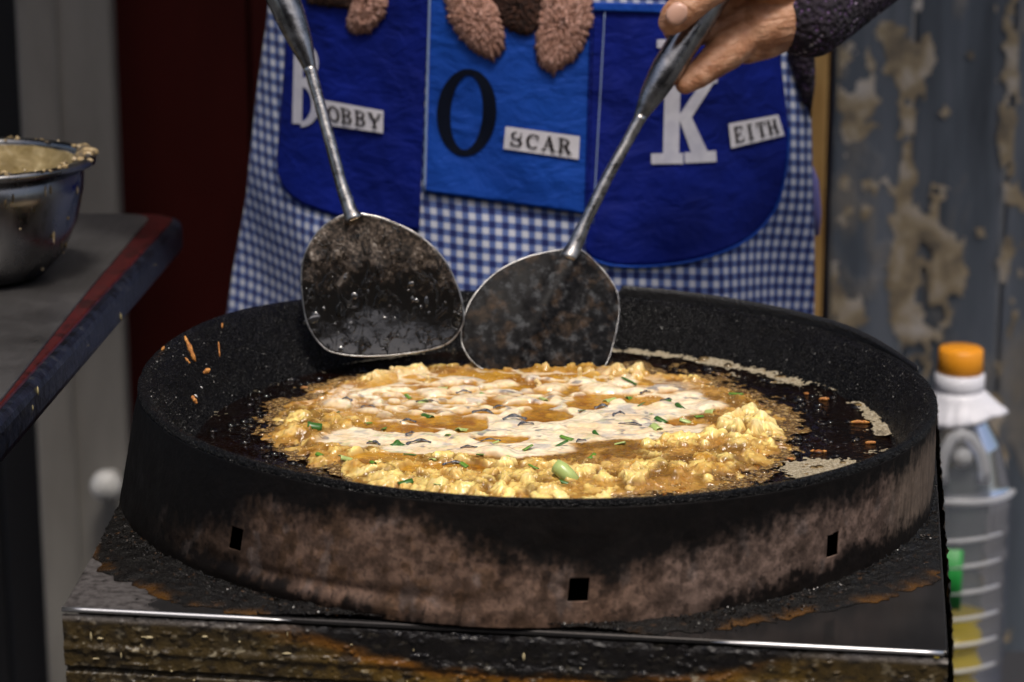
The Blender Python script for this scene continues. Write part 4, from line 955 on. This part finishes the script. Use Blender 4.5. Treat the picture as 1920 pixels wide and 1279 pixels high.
def person():
    t=thing('person','person in blue patchwork apron working two spatulas over the pan','person')
    skin=M('skin',(.42,.22,.13),.45,0,.5,Subsurface_Weight=.15,Subsurface_Scale=.006); skin.b.inputs['Subsurface Radius'].default_value=(1,.4,.2)
    n1=skin.noise(60,5,.6); n2=skin.noise(220,4,.6)
    skin.base(skin.ramp(n1,[(.32,(.27,.11,.052)),(.5,(.42,.205,.11)),(.68,(.56,.32,.20))])); bb=skin.bump(n2,.5,.0022); skin.bump(skin.noise(70,4,.6,skin.coord(scale=(1,1,2.2)),.7),.55,.005,bb); skin.rough(skin.ramp(skin.noise(150,3),[(.3,.35),(.7,.6)]))
    # ---------- hands
    D=YH
    def cap_chain(pts,rad):
        parts=[]
        for i,(p,r) in enumerate(zip(pts,rad)):
            bm=bmesh.new(); bmesh.ops.create_icosphere(bm,subdivisions=3,radius=r); v=np.array([q.co[:] for q in bm.verts])+np.asarray(p); f=[tuple(w_.index for w_ in fc.verts) for fc in bm.faces]; bm.free(); parts.append((v,f))
            if i: parts.append(tube([pts[i-1],p],[rad[i-1]*.995,r*.995],20))
        return parts
    def hand(mp_):
        P=[]
        def ch(lst): 
            P.extend(cap_chain([mp_(a,b,c) for a,b,c,_ in lst],[d for *_,d in lst]))
        # palm slabs: wrist to each knuckle
        W=(1535,28,D+.110); 
        ch([(*W,.0255),(1480,35,D+.098,.0255),(1425,52,D+.090,.0225),(1390,70,D+.084,.0165)])
        ch([(*W,.0255),(1478,22,D+.105,.0265),(1425,22,D+.098,.0215),(1385,35,D+.093,.0165)])
        ch([(*W,.0255),(1478,5,D+.108,.0245),(1425,-8,D+.105,.021),(1385,-5,D+.100,.016)])
        ch([(*W,.0255),(1480,-8,D+.108,.024),(1428,-32,D+.108,.0195),(1392,-40,D+.104,.015)])
        ch([(1480,62,D+.098,.0135),(1440,78,D+.094,.0150),(1400,88,D+.088,.0150)])      # heel below
        # index: along the handle, tip low
        ch([(1390,72,D+.082,.0170),(1362,96,D+.072,.0172),(1338,116,D+.064,.0145),(1308,140,D+.057,.0122),(1285,157,D+.053,.0092)])
        # middle, ring, little : round the back of the handle, tips showing on the far side
        ch([(1385,40,D+.093,.0165),(1345,52,D+.088,.0135),(1305,62,D+.083,.0118),(1272,62,D+.070,.0105),(1262,58,D+.060,.0088)])
        ch([(1385,-5,D+.100,.016),(1350,10,D+.092,.0132),(1315,26,D+.090,.0115),(1284,28,D+.077,.0105),(1276,24,D+.067,.009)])
        ch([(1392,-40,D+.104,.0145),(1362,-28,D+.098,.0118),(1330,-16,D+.094,.0105),(1304,-14,D+.083,.0095),(1297,-17,D+.074,.008)])
        # thumb : over the front
        ch([(1470,-25,D+.095,.021),(1425,-50,D+.070,.0185),(1372,-45,D+.046,.0152),(1318,-12,D+.034,.0148),(1290,10,D+.030,.0150),(1268,31,D+.029,.0138),(1258,42,D+.031,.0110)])
        return P
    bm_objs=[]
    def remesh(parts,vox,it):
        v,f=join(parts); o=mesh('tmp',v,f,None); md=o.modifiers.new('r','REMESH'); md.mode='VOXEL'; md.voxel_size=vox; md.use_smooth_shade=True
        sm=o.modifiers.new('s','CORRECTIVE_SMOOTH' if False else 'SMOOTH'); sm.factor=.5; sm.iterations=it
        apply_mods(o); me=o.data; V=np.zeros(len(me.vertices)*3); me.vertices.foreach_get('co',V); Fq=[tuple(p.vertices) for p in me.polygons]; bpy.data.objects.remove(o); return V.reshape(-1,3),Fq
    id_=lambda a,b,c: at(a,b,c)
    right=remesh(hand(id_),.0016,5)
    # the other hand: mirrored, gripping the left handle above the frame
    hr=at(1318,25,YH+.065); hl=at(440,-230,pN[1]+.096)
    def mir(a,b,c):
        p=at(a,b,c)-hr; an=R(-6); x=-p[0]; z=p[2]; return hl+np.array([x*math.cos(an)-z*math.sin(an),p[1],x*math.sin(an)+z*math.cos(an)])
    left=remesh(hand(mir),.0022,4)
    wr=at(1535,28,YH+.110); wl=mir(1535,28,YH+.110)
    body=[]
    def chain(pts,rad): body.extend(cap_chain([np.array(p) for p in pts],rad))
    yb=.60
    chain([(0,yb,.93),(0,yb+.01,1.05),(0,yb,1.2),(0,yb-.005,1.33),(0,yb,1.43),(0,yb-.015,1.50)],[.125,.115,.125,.12,.055,.052])
    chain([(-.09,yb,.93),(.09,yb,.93)],[.11,.11]); chain([(-.13,yb,1.36),(.13,yb,1.36)],[.07,.07]); chain([(-.08,yb,1.2),(.08,yb,1.2)],[.115,.115])
    chain([(0,yb-.02,1.555),(0,yb-.025,1.60),(0,yb-.03,1.535)],[.078,.085,.06]); chain([(0,yb-.105,1.575),(0,yb-.112,1.56)],[.012,.015])
    for s in (-1,1): chain([(s*.09,yb,.90),(s*.095,yb-.01,.5),(s*.095,yb+.02,.28),(s*.095,yb+.01,.08)],[.09,.056,.05,.036]); chain([(s*.095,yb+.01,.045),(s*.1,yb-.14,.03)],[.04,.03]); chain([(s*.085,yb-.02,1.575),(s*.09,yb-.02,1.59)],[.014,.016])
    er=np.array([.405,.50,1.245]); el=np.array([-.42,.50,1.245])
    chain([(.17,yb,1.37),er,wr],[.06,.043,.027]); chain([(-.17,yb,1.37),el,wl],[.06,.043,.027])
    bodym=remesh(body,.012,3)
    v,f=join([bodym,right,left]); ob=mesh('body',v,f,skin.m,t)
    # nails
    mn=M('nail',(.55,.33,.25),.28)
    def nail(a,b,c,w_,h_,rot,mpf):
        V=[]; c0=mpf(a,b,c)
        for i in range(7):
            for j in range(7):
                u=(i/6-.5)*2; v_=(j/6-.5)*2; k=(1-.14*abs(v_)**4)*u*math.sqrt(max(.0,1-.45*abs(v_)**3)); x=k*w_; z=v_*h_*math.sqrt(max(0,1-.3*u*u)); y=.0028*u*u+.0012*v_*v_-.0005
                V.append((c0[0]+x*math.cos(rot)-z*math.sin(rot),c0[1]+y,c0[2]+x*math.sin(rot)+z*math.cos(rot)))
        o=mesh('nail',np.array(V),gridf(7,7),mn.m,t); solid(o,.0007,0)
    nail(1270,27,YH+.029-.0146,.0086,.0098,R(-42),id_)
    # ---------- jacket
    mj=M('jacket_knit',(.02,.012,.02),.95); wv=mj.coord(scale=(1,1,1))
    v1=mj.vor(190); pl=mj.noise(24,3,.6)
    mj.base(mj.mix(mj.ramp(v1,[(.2,1.),(.42,0.)]),mj.ramp(pl,[(.35,(.006,.005,.008)),(.65,(.022,.012,.025))]),mj.ramp(mj.noise(50,2),[(.42,(.02,.012,.03)),(.56,(.10,.05,.14)),(.68,(.34,.32,.35))]))); mj.bump(v1,.9,.004)
    jk=[]
    def jc(pts,rad): jk.extend(cap_chain([np.array(p) for p in pts],rad))
    jc([(0,yb,.98),(0,yb,1.2),(0,yb,1.36)],[.135,.142,.12]); jc([(-.12,yb,.99),(.12,yb,.99)],[.125,.125]); jc([(-.13,yb,1.36),(.13,yb,1.36)],[.085,.085]); jc([(-.10,yb,1.2),(.10,yb,1.2)],[.13,.13])
    wr2=at(1516,32,YH+.105)
    wl2=mir(1516,32,YH+.105)
    jc([(.17,yb,1.36),er,er*.45+wr2*.55,wr2],[.070,.056,.044,.037]); jc([(-.17,yb,1.36),el,el*.45+wl2*.55,wl2],[.075,.062,.050,.040])
    jc([at(1500,90,.52),at(1510,150,.525),at(1521,215,.53)],[.016,.012,.006])
    v,f=remesh(jk,.008,4); mesh('jacket',v,f,mj.m,t)
    mt=M('trousers_navy',(.012,.014,.05),.85); mt.bump(mt.noise(200,4),.4,.002)
    tr=[]
    for s in (-1,1): tr.extend(cap_chain([np.array(p) for p in ((s*.10,yb,.95),(s*.105,yb-.01,.5),(s*.105,yb,.1))],[.135,.085,.07]))
    tr.extend(cap_chain([np.array((-.1,yb,.93)),np.array((.1,yb,.93))],[.14,.14]))
    v,f=remesh(tr,.01,3); mesh('trousers',v,f,mt.m,t)
    mh=M('hair',(.01,.008,.007),.5); v,f=remesh(cap_chain([np.array((0,yb+.005,1.615)),np.array((0,yb+.03,1.57))],[.093,.085]),.01,2); mesh('hair',v,f,mh.m,t)
    # ---------- apron
    mg=M('gingham',(.5,.5,.6),.85); uvc=mg.n('ShaderNodeUVMap'); sx=mg.n('ShaderNodeSeparateXYZ'); mg.link(uvc.outputs[0],sx.inputs[0])
    def stripe(o_):
        fr=mg.math('FRACT',mg.math('DIVIDE',o_,.0121)); a=mg.math('ABSOLUTE',mg.math('SUBTRACT',fr,.5)); return mg.ramp(a,[(.21,0.),(.29,1.)])
    a,b=stripe(sx.outputs[0]),stripe(sx.outputs[1]); su=mg.math('MULTIPLY',mg.math('ADD',a,b),.5)
    mg.base(mg.ramp(su,[(.05,(.54,.56,.63)),(.45,(.10,.155,.37)),(.95,(.004,.012,.105))])); th_=mg.noise(1400,2); mg.bump(th_,.3,.0008)
    mg.b.inputs['Sheen Weight'].default_value=.1
    NU,NV=260,170
    tq=np.linspace(0,1,NV); Ltop,Rtop=(512,-60),(1530,-60)
    V=[];UV=[]
    for j in range(NV):
        z=1.185-(1.185-.70)*tq[j]
        # half widths in metres grow towards the hem
        hl_=np.interp(z,[.70,.85,.93,1.03,1.10,1.185],[.325,.300,.282,.268,.255,.245]); hr_=np.interp(z,[.70,.85,.93,1.03,1.10,1.185],[.275,.271,.266,.260,.256,.252])
        for i in range(NU):
            s=i/(NU-1); x=XC-hl_+(hl_+hr_)*s; V.append((x,float(0),z))
    V=np.array(V); V[:,1]=yap(V[:,0],V[:,2])
    arr=V.reshape(NV,NU,3); du=np.concatenate([np.zeros((NV,1)),np.cumsum(np.linalg.norm(np.diff(arr,axis=1),axis=2),axis=1)],1); mid=du[:,[NU//2]]; du=du-mid
    X_=arr[...,0]; Zz=arr[...,2]
    ang=.09+.0*X_; uvx=du*math.cos(.09)-(-Zz)*math.sin(.09)*1.; uvy=Zz*math.cos(.09)+du*math.sin(.09)+.05*sstep(.17,.28,X_)*(X_-.17)*8*.12
    ap=mesh('apron',V,gridf_np(NU,NV)[:, ::-1],mg.m,t,uv=np.stack([uvx.ravel(),uvy.ravel()],1)); solid(ap,.0012,0)
    def cloth(name,base,dark,rough=.7):
        m=M(name,base,rough); m.base(m.ramp(m.noise(14,4,.6),[(.3,dark),(.7,base)])); b=m.bump(m.noise(26,4,.6,m.coord(scale=(1,1,1.6)),.4),.45,.010); m.bump(m.noise(1600,2),.25,.0006,b); m.b.inputs['Specular IOR Level'].default_value=.18; return m
    navy=cloth('pocket_royal',(.0014,.0105,.185),(.0008,.006,.105),.65); mid_=cloth('pocket_blue',(.007,.060,.36),(.005,.042,.27),.55)
    def panel(name,top,bot,mat,off,nu=90,nv=60):
        # top/bot: lists of (px,py) ; columns interpolated by px
        tx=np.array(top,float); bx_=np.array(bot,float); V=[]
        x0t,x1t=tx[0,0],tx[-1,0]; x0b,x1b=bx_[0,0],bx_[-1,0]
        for j in range(nv):
            v_=j/(nv-1)
            for i in range(nu):
                u=i/(nu-1); pt=x0t+(x1t-x0t)*u; pb=x0b+(x1b-x0b)*u
                a=np.array([pt,np.interp(pt,tx[:,0],tx[:,1])]); b=np.array([pb,np.interp(pb,bx_[:,0],bx_[:,1])])
                q=a+(b-a)*v_; V.append((q[0],q[1]))
        V=np.array(V); o=mesh(name,onapv(V[:,0],V[:,1],off),gridf_np(nu,nv)[:, ::-1],mat.m,ap); solid(o,.0012,0); return o
    def spl(pts,n=40):
        P=np.array(pts,float); Q=[]
        for i in range(len(P)-1):
            a,b,c,d=P[max(i-1,0)],P[i],P[i+1],P[min(i+2,len(P)-1)]
            for u in np.linspace(0,1,n//len(P)+2,endpoint=False): Q.append(.5*((2*b)+(-a+c)*u+(2*a-5*b+4*c-d)*u*u+(-a+3*b-3*c+d)*u**3))
        Q.append(P[-1]); return Q
    panel('pocket_panel',[(548,-60),(806,-60)],spl([(519,300),(524,335),(545,368),(590,392),(660,412),(720,424),(786,434)]),navy,.0035)
    panel('pocket_panel',[(806,-60),(1113,-60)],[(796,360),(900,374),(1000,388),(1096,402)],mid_,.0044)
    panel('pocket_panel',[(1113,16),(1455,40)],spl([(1098,470),(1112,484),(1150,496),(1230,497),(1320,482),(1400,448),(1450,395),(1472,320),(1478,240)]),navy,.0035,120)
    panel('pocket_hem',[(1113,4),(1300,8)],[(1112,20),(1300,26)],mid_,.0062,50,6)
    mth=M('stitching',(.22,.30,.5),.8)
    def ribbon(px_pts,wd,mat,name,off):
        pts=[onap(a,b,off) for a,b in px_pts]; mesh(name,*tube(pts,[wd]*len(pts),8),mat.m,ap)
    ribbon([(806-10*u,-20+380*u) for u in np.linspace(0,1,24)],.0011,mth,'seam',.0058)
    ribbon([(1134-22*u,20+400*u) for u in np.linspace(0,1,26)],.0006,mth,'seam',.0052)
    ribbon([(1110-12*u,-20+420*u) for u in np.linspace(0,1,24)],.0012,navy,'seam',.0066)
    ribbon(spl([(1105,484),(1150,498),(1230,499),(1320,484),(1400,450),(1452,395),(1474,320),(1480,240)]),.0011,mid_,'seam',.0050)
    # ---------- lettering (flat print laid on the cloth)
    ink=M('ink_navy',(.004,.006,.014),.7,0,.06); lav=M('ink_lavender',(.50,.50,.57),.75); brn=M('ink_brown',(.014,.009,.009),.75,0,.06); pat=M('patch_white',(.58,.57,.62),.8); pat.bump(pat.noise(900,2),.25,.0008)
    lav.base(lav.ramp(lav.noise(60,4),[(.35,(.42,.42,.5)),(.7,(.55,.55,.61))]))
    def flat(polys,off,mat,name,mapf):
        V=[];F=[]
        for k,grp in enumerate(polys):
            for poly in grp:
                o_=len(V)
                for q in poly: V.append((*mapf(*q),off+.00006*(k%12)))
                F.append(tuple(range(o_,o_+len(poly))))
        V=np.array(V); mesh(name,onapv(V[:,0],V[:,1],V[:,2]),F,mat.m,ap,False)
    def stroke(p,q,w0,w1=None,n=8):
        w1=w0 if w1 is None else w1; out=[]
        p=np.array(p,float);q=np.array(q,float); d=q-p; nn=np.array([-d[1],d[0]])/np.hypot(*d)
        for i in range(n):
            a,b=i/n,(i+1)/n; A=p+d*a;B=p+d*b; wa=w0+(w1-w0)*a; wb=w0+(w1-w0)*b
            out.append([A-nn*wa/2,B-nn*wb/2,B+nn*wb/2,A+nn*wa/2])
        return [out]
    def arc(c,rx,ry,a0,a1,wx,wy,n=16):
        out=[]
        for i in range(n):
            a,b=R(a0+(a1-a0)*i/n),R(a0+(a1-a0)*(i+1)/n)
            f=lambda t_,k:(c[0]+(rx+k*wx/2)*math.cos(t_),c[1]+(ry+k*wy/2)*math.sin(t_))
            out.append([f(a,-1),f(b,-1),f(b,1),f(a,1)])
        return [out]
    ident=lambda x,y:(x,y)
    # O
    an=R(4); rot=lambda x,y:(875+x*math.cos(an)-y*math.sin(an),211+x*math.sin(an)+y*math.cos(an))
    O=[]
    for i in range(72):
        a,b=2*math.pi*i/72,2*math.pi*(i+1)/72
        O.append([(43*.98*0+30*math.cos(a),70*math.sin(a)),(30*math.cos(b),70*math.sin(b)),(56*math.cos(b),82*math.sin(b)),(56*math.cos(a),82*math.sin(a))])
    flat([O],.0060,ink,'letter_o',rot)
    # K
    K=stroke((1263,80),(1258,292),29,30,12)+stroke((1280,226),(1330,150),22,20,6)+stroke((1282,214),(1314,292),22,30,6)+stroke((1221,298),(1281,297),20,20,4)+stroke((1284,296),(1343,293),20,21,4)+stroke((1310,150),(1345,151),10,10,3)+stroke((1232,82),(1290,82),16,16,3)
    flat(K,.0055,lav,'letter_k',ident)
    B=stroke((560,82),(557,232),17,18,10)+arc((566,118),24,34,-90,90,14,10)+arc((564,195),28,38,-90,90,16,11)
    flat(B,.0055,lav,'letter_b',ident)
    # word patches with a small slab-serif alphabet (unit box, y down)
    TK,TN,SF=.19,.10,.09
    def st(x,y0=0,y1=1,w_=TK): return stroke((x,y0),(x,y1),w_,n=2)
    def sf(x,y,l=.34): return stroke((x-l/2,y),(x+l/2,y),SF,n=2)
    T=.045;Bm=.955
    FONT={'O':arc((.5,.5),.36,.44,0,360,.2,.10,24),
     'B':st(.22)+sf(.2,T,.36)+sf(.2,Bm,.36)+arc((.35,.26),.36,.215,-90,90,.18,.09)+arc((.35,.72),.40,.235,-90,90,.19,.09)+stroke((.2,.48),(.4,.48),.09,n=2)+stroke((.2,T),(.4,T),SF,n=2)+stroke((.2,Bm),(.4,Bm),SF,n=2),
     'Y':stroke((.14,T),(.5,.55),.2,.18,3)+stroke((.88,T),(.52,.55),.11,.1,3)+st(.5,.5,1)+sf(.14,T,.36)+sf(.88,T,.3)+sf(.5,Bm,.42),
     'S':arc((.5,.27),.30,.225,-350,-90,.17,.10,14)+arc((.5,.73),.33,.225,-90,170,.18,.10,14)+st(.80,.04,.30,.08)+st(.17,.68,.97,.08),
     'C':arc((.54,.5),.38,.44,45,318,.2,.10,20)+st(.86,.06,.34,.09),
     'A':stroke((.5,0),(.16,1),.09,.09,3)+stroke((.48,0),(.82,1),.2,.2,3)+stroke((.27,.66),(.7,.66),.08,n=2)+sf(.16,Bm,.32)+sf(.84,Bm,.36),
     'R':st(.22)+sf(.2,T,.36)+sf(.22,Bm,.38)+arc((.36,.27),.36,.225,-90,90,.18,.09)+stroke((.2,T),(.4,T),SF,n=2)+stroke((.2,.50),(.4,.50),.09,n=2)+stroke((.5,.5),(.82,.98),.2,.2,3)+sf(.86,Bm,.24),
     'E':st(.24)+stroke((.08,T),(.86,T),SF,n=3)+stroke((.08,Bm),(.88,Bm),SF,n=3)+stroke((.24,.5),(.66,.5),.09,n=2)+st(.82,.03,.26,.08)+st(.85,.72,.98,.08)+st(.62,.38,.62,.07),
     'I':st(.5)+sf(.5,T,.46)+sf(.5,Bm,.46),
     'T':st(.5)+stroke((.08,T),(.92,T),SF,n=3)+sf(.5,Bm,.44)+st(.11,.03,.28,.08)+st(.89,.03,.28,.08),
     'H':st(.22)+st(.78)+stroke((.22,.5),(.78,.5),.09,n=2)+sf(.2,T,.34)+sf(.2,Bm,.34)+sf(.8,T,.34)+sf(.8,Bm,.34)}
    def patch(quad,word,name,x0,x1,y0,y1,adv):
        Q=np.array(quad,float)
        def bil(u,v_): 
            p=Q[0]*(1-u)*(1-v_)+Q[1]*u*(1-v_)+Q[2]*u*v_+Q[3]*(1-u)*v_; return (p[0],p[1])
        n=10; polys=[[(i/n,j/4),((i+1)/n,j/4),((i+1)/n,(j+1)/4),(i/n,(j+1)/4)] for i in range(n) for j in range(4)]
        V=[];F=[]
        for j in range(7):
            for i in range(17): V.append(onap(*bil(i/16,j/6),.0068))
        mesh(name+'_patch',np.array(V),gridf(17,7),pat.m,ap)
        L=[]
        for k,chh in enumerate(word):
            xa=x0+(x1-x0)*k/len(word); wd=(x1-x0)/len(word)*adv
            for grp in FONT[chh]: L.append([[(xa+q[0]*wd,y0+(y1-y0)*q[1]) for q in poly] for poly in grp])
        flat(L,.0078,brn,name+'_lettering',bil)
    patch([(604,187),(719,208),(718,250),(610,234)],'OBBY','name',.05,.97,.18,.84,.97)
    patch([(948,237),(1087,256),(1085,299),(944,279)],'SCAR','name',.06,.93,.17,.83,.90)
    patch([(1366,232),(1459,215),(1471,254),(1371,278)],'EITH','name',.08,.95,.18,.84,.95)
    # ---------- plush legs sewn to the pockets
    fur=M('plush_fur',(.36,.2,.14),.95); fn=fur.noise(300,5,.65,fur.coord(scale=(1.3,1,.75)),1.0)
    fur.base(fur.ramp(fn,[(.36,(.10,.04,.026)),(.47,(.34,.17,.115)),(.58,(.62,.36,.29)),(.72,(.82,.58,.51))])); fur.bump(fn,1.,.0035)
    fdk=M('plush_dark',(.05,.02,.014),.95); fd=fdk.noise(260,4,.65); fdk.base(fdk.ramp(fd,[(.35,(.014,.006,.005)),(.6,(.06,.022,.012)),(.8,(.20,.09,.045))])); fdk.bump(fd,1.,.005)
    def plush(name,outline,mat,thick,off):
        P=np.array(outline,float); n=len(P); Q=[]
        for i in range(n):
            a,b,c,d=P[i-1],P[i],P[(i+1)%n],P[(i+2)%n]
            for u in np.linspace(0,1,14,endpoint=False): Q.append(.5*((2*b)+(-a+c)*u+(2*a-5*b+4*c-d)*u*u+(-a+3*b-3*c+d)*u**3))
        Q=np.array(Q); m_=len(Q); C=Q.mean(0); ii=np.arange(m_)
        jit=1+.17*(vnoise(ii*.9,ii*0.+3,s=5)-.5)+.05*(vnoise(ii*.4,ii*0.+8,s=6)-.5); V=[]; K=14
        for k in range(K+1):
            q=k/K
            for i in range(m_):
                s=q*(jit[i]*q+1-q); p=C+(Q[i]-C)*s; V.append((p[0],p[1],off+thick*math.sqrt(max(0,1-q**2.4)),1-q**6))
        V=np.array(V); nz=vnoise(V[:,0]*.35,V[:,1]*.35,s=9); V=onapv(V[:,0],V[:,1],V[:,2]+.0026*(nz-.5)*V[:,3])
        F=gridf(m_,K+1,True)[m_:]+[tuple(m_+i for i in range(m_))]
        mesh(name,V,F,mat.m,ap)
    plush('plush_leg',[(838,-70),(836,20),(852,60),(880,92),(915,112),(942,104),(946,70),(938,25),(915,-20),(900,-70)],fur,.010,.0058)
    plush('plush_leg',[(1020,-70),(1012,10),(1003,70),(1006,115),(1030,138),(1060,128),(1090,95),(1108,50),(1112,0),(1100,-70)],fur,.010,.0058)
    plush('plush_leg',[(660,-70),(658,0),(648,40),(655,62),(685,65),(712,45),(726,10),(725,-70)],fur,.009,.0042)
    plush('plush_body',[(905,-60),(925,10),(945,50),(975,66),(1003,60),(1016,10),(1020,-60)],fdk,.006,.0060)
    plush('plush_body',[(575,-60),(572,0),(600,12),(640,16),(665,10),(668,-60)],fdk,.006,.0044)
    # apron tie hanging at the side
    mt2=M('tie_lilac',(.16,.15,.40),.8); pts=[at(1512,300,.60),at(1520,340,.60),at(1527,400,.605),at(1531,440,.61)]
    mesh('apron_tie',*tube(pts,[.004,.008,.007,.003],10),mt2.m,ap)
person()

# ================================================================== OIL BOTTLE
def bottle():
    yb=.86; c=at(1800,700,yb); cx=c[0]; ztop=at(1797,652,yb)[2]
    k=.000578  # metres per pixel at this depth
    zz=lambda py: at(1797,py,yb)[2]
    t=thing('oil_bottle','clear ribbed plastic oil bottle with orange cap','bottle')
    mc=M('cap_orange',(.78,.30,.015),.4); mw=M('collar_white',(.66,.66,.72),.45)
    pr=[(.001,ztop),(.0225,ztop),(.0246,ztop-.002),(.0250,ztop-.027),(.0240,ztop-.028)]
    v,f=lathe(pr,64,(cx,yb)); a=np.arctan2(v[:,1]-yb,v[:,0]-cx); rr=np.hypot(v[:,0]-cx,v[:,1]-yb); s=1+.02*np.cos(a*40)*((v[:,2]<ztop-.003)); v[:,0]=cx+(v[:,0]-cx)*s; v[:,1]=yb+(v[:,1]-yb)*s
    mesh('cap',v,f,mc.m,t)
    z1=ztop-.0285
    pr=[(.024,z1),(.0275,z1-.001),(.0275,z1-.018),(.0255,z1-.021)]
    v,f=lathe(pr,64,(cx,yb)); mesh('collar',v,f,mw.m,t)
    # crumpled wrap
    n=120; prof=[(.0258,z1-.018),(.030,z1-.026),(.037,z1-.036),(.044,z1-.044),(.046,z1-.049)]; V=[]
    for j,(r,z) in enumerate(prof):
        for i in range(n):
            a=2*math.pi*i/n; q=float(fbm(np.array([math.cos(a)*3+5]),np.array([math.sin(a)*3+j*.8]),s=3)[0]); V.append((cx+(r-.004*j/4+.010*(q-.45)*j/3+(.014*j/4*max(0,math.cos(a+.2))**3))*math.cos(a),yb+(r-.004*j/4+.010*(q-.5)*j/3)*math.sin(a),z+.006*(q-.5)*j/4+.006*math.cos(a*2+1)*j/4))
    o=mesh('wrap',np.array(V),gridf(n,len(prof),True),mw.m,t); solid(o,.0005,0)
    # body: a thin clear shell with ribs
    z2=z1-.020; zb=.285
    keys=[(.022,z2),(.023,z2-.010),(.030,z2-.030),(.048,z2-.060),(.061,zz(905)),(.0635,zz(935)),(.0635,zz(970)),(.063,zb+.02),(.057,zb+.003),(.001,zb)]
    ks=np.array(keys); u=np.linspace(0,len(keys)-1,260); r=np.interp(u,range(len(keys)),ks[:,0]); z=np.interp(u,range(len(keys)),ks[:,1])
    for py in range(980,1500,48): r=r+.0022*np.exp(-((z-zz(py))/.0035)**2)*(z>zb+.01)
    r=r+.0022*np.exp(-((z-zz(908))/.004)**2)
    v,f=lathe(list(zip(r,z)),80,(cx+.0,yb))
    m=bpy.data.materials.new('clear_plastic'); m.use_nodes=True; nt=m.node_tree; nt.nodes.remove(nt.nodes['Principled BSDF']); out=nt.nodes['Material Output']
    tr=nt.nodes.new('ShaderNodeBsdfTransparent'); tr.inputs[0].default_value=(.90,.90,.88,1); gl=nt.nodes.new('ShaderNodeBsdfGlossy'); gl.inputs['Roughness'].default_value=.12; gl.inputs[0].default_value=(.9,.92,1,1)
    df=nt.nodes.new('ShaderNodeBsdfDiffuse'); df.inputs[0].default_value=(.55,.56,.58,1); m2=nt.nodes.new('ShaderNodeMixShader'); m2.inputs[0].default_value=.07
    fr=nt.nodes.new('ShaderNodeFresnel'); fr.inputs[0].default_value=1.55; mx=nt.nodes.new('ShaderNodeMixShader')
    nt.links.new(tr.outputs[0],m2.inputs[1]); nt.links.new(df.outputs[0],m2.inputs[2]); nt.links.new(fr.outputs[0],mx.inputs[0]); nt.links.new(m2.outputs[0],mx.inputs[1]); nt.links.new(gl.outputs[0],mx.inputs[2]); nt.links.new(mx.outputs[0],out.inputs['Surface'])
    mesh('bottle_body',v,f,m,t)
    mr=M('frosted_plastic',(.62,.63,.66),.3,Transmission_Weight=.62,IOR=1.2)
    for py in range(980,1500,48):  # pale streaks modelled as highlights on the moulded rings
        rr_=.0652; pts=[(cx+rr_*math.sin(a),yb-rr_*math.cos(a),zz(py)+.003*math.sin(a*2)) for a in np.linspace(R(-38),R(46),18)]
        mesh('rib_highlight',*tube(pts,[.0008+.0019*math.sin(math.pi*i/17) for i in range(18)],8),mr.m,t)
    pts=[(cx+.0650*math.sin(a),yb-.0650*math.cos(a),zz(910)) for a in np.linspace(R(-70),R(70),24)]; mesh('rib_highlight',*tube(pts,[.0038]*24,10),mr.m,t)
    # handle loop
    pts=[at(px,py,yb-.058) for px,py in ((1768,905),(1764,880),(1770,850),(1786,822),(1803,814),(1820,822),(1838,850),(1846,880),(1844,905))]
    mesh('handle',*tube(pts,[.007]*9,12),mr.m,t)
    o,f=dome_mesh(.012,16,6); pc=at(1804,858,yb-.055); mesh('handle',*( (o[:,[0,2,1]]*np.array([1,-1,1])+pc),f),mr.m,t)
    # label and contents
    ml=M('label_green',(.01,.22,.035),.5); V=[]
    for j in range(2):
        for i in range(16):
            a=R(-75)+(R(0)-R(-75))*i/15; V.append((cx+.0672*math.sin(a),yb-.0672*math.cos(a),zz(995)-(zz(995)-zz(1105))*j))
    o=mesh('label',np.array(V),gridf(16,2),ml.m,t); solid(o,.0004,1)
    mo=M('bottle_oil',(.52,.40,.015),.12,Transmission_Weight=.35,IOR=1.1); pr=[(.001,zz(1165)),(.0605,zz(1165)),(.0605,zb+.02),(.054,zb+.005),(.001,zb+.003)]
    v,f=lathe(pr,64,(cx,yb)); mesh('oil_fill',v,f,mo.m,t)
    ms_=M('crate_plastic',(.03,.03,.035),.6); t2=thing('bottle_crate','dark upturned crate under the oil bottle','crate')
    for x_ in (-.15,.15):
        for y_ in (-.13,.13): o=mesh('post',*box(cx+x_-.015,cx+x_+.015,yb+y_-.015,yb+y_+.015,0,.262),ms_.m,t2,False); bevel(o,.003)
    o=mesh('crate_top',*box(cx-.17,cx+.17,yb-.15,yb+.15,.262,.2845),ms_.m,t2,False); bevel(o,.004)
    for y_ in (-.14,.14): 
        for z_ in (.05,.15): o=mesh('rail',*box(cx-.135,cx+.135,yb+y_-.006,yb+y_+.006,z_,z_+.04),ms_.m,t2,False); bevel(o,.002)
bottle()
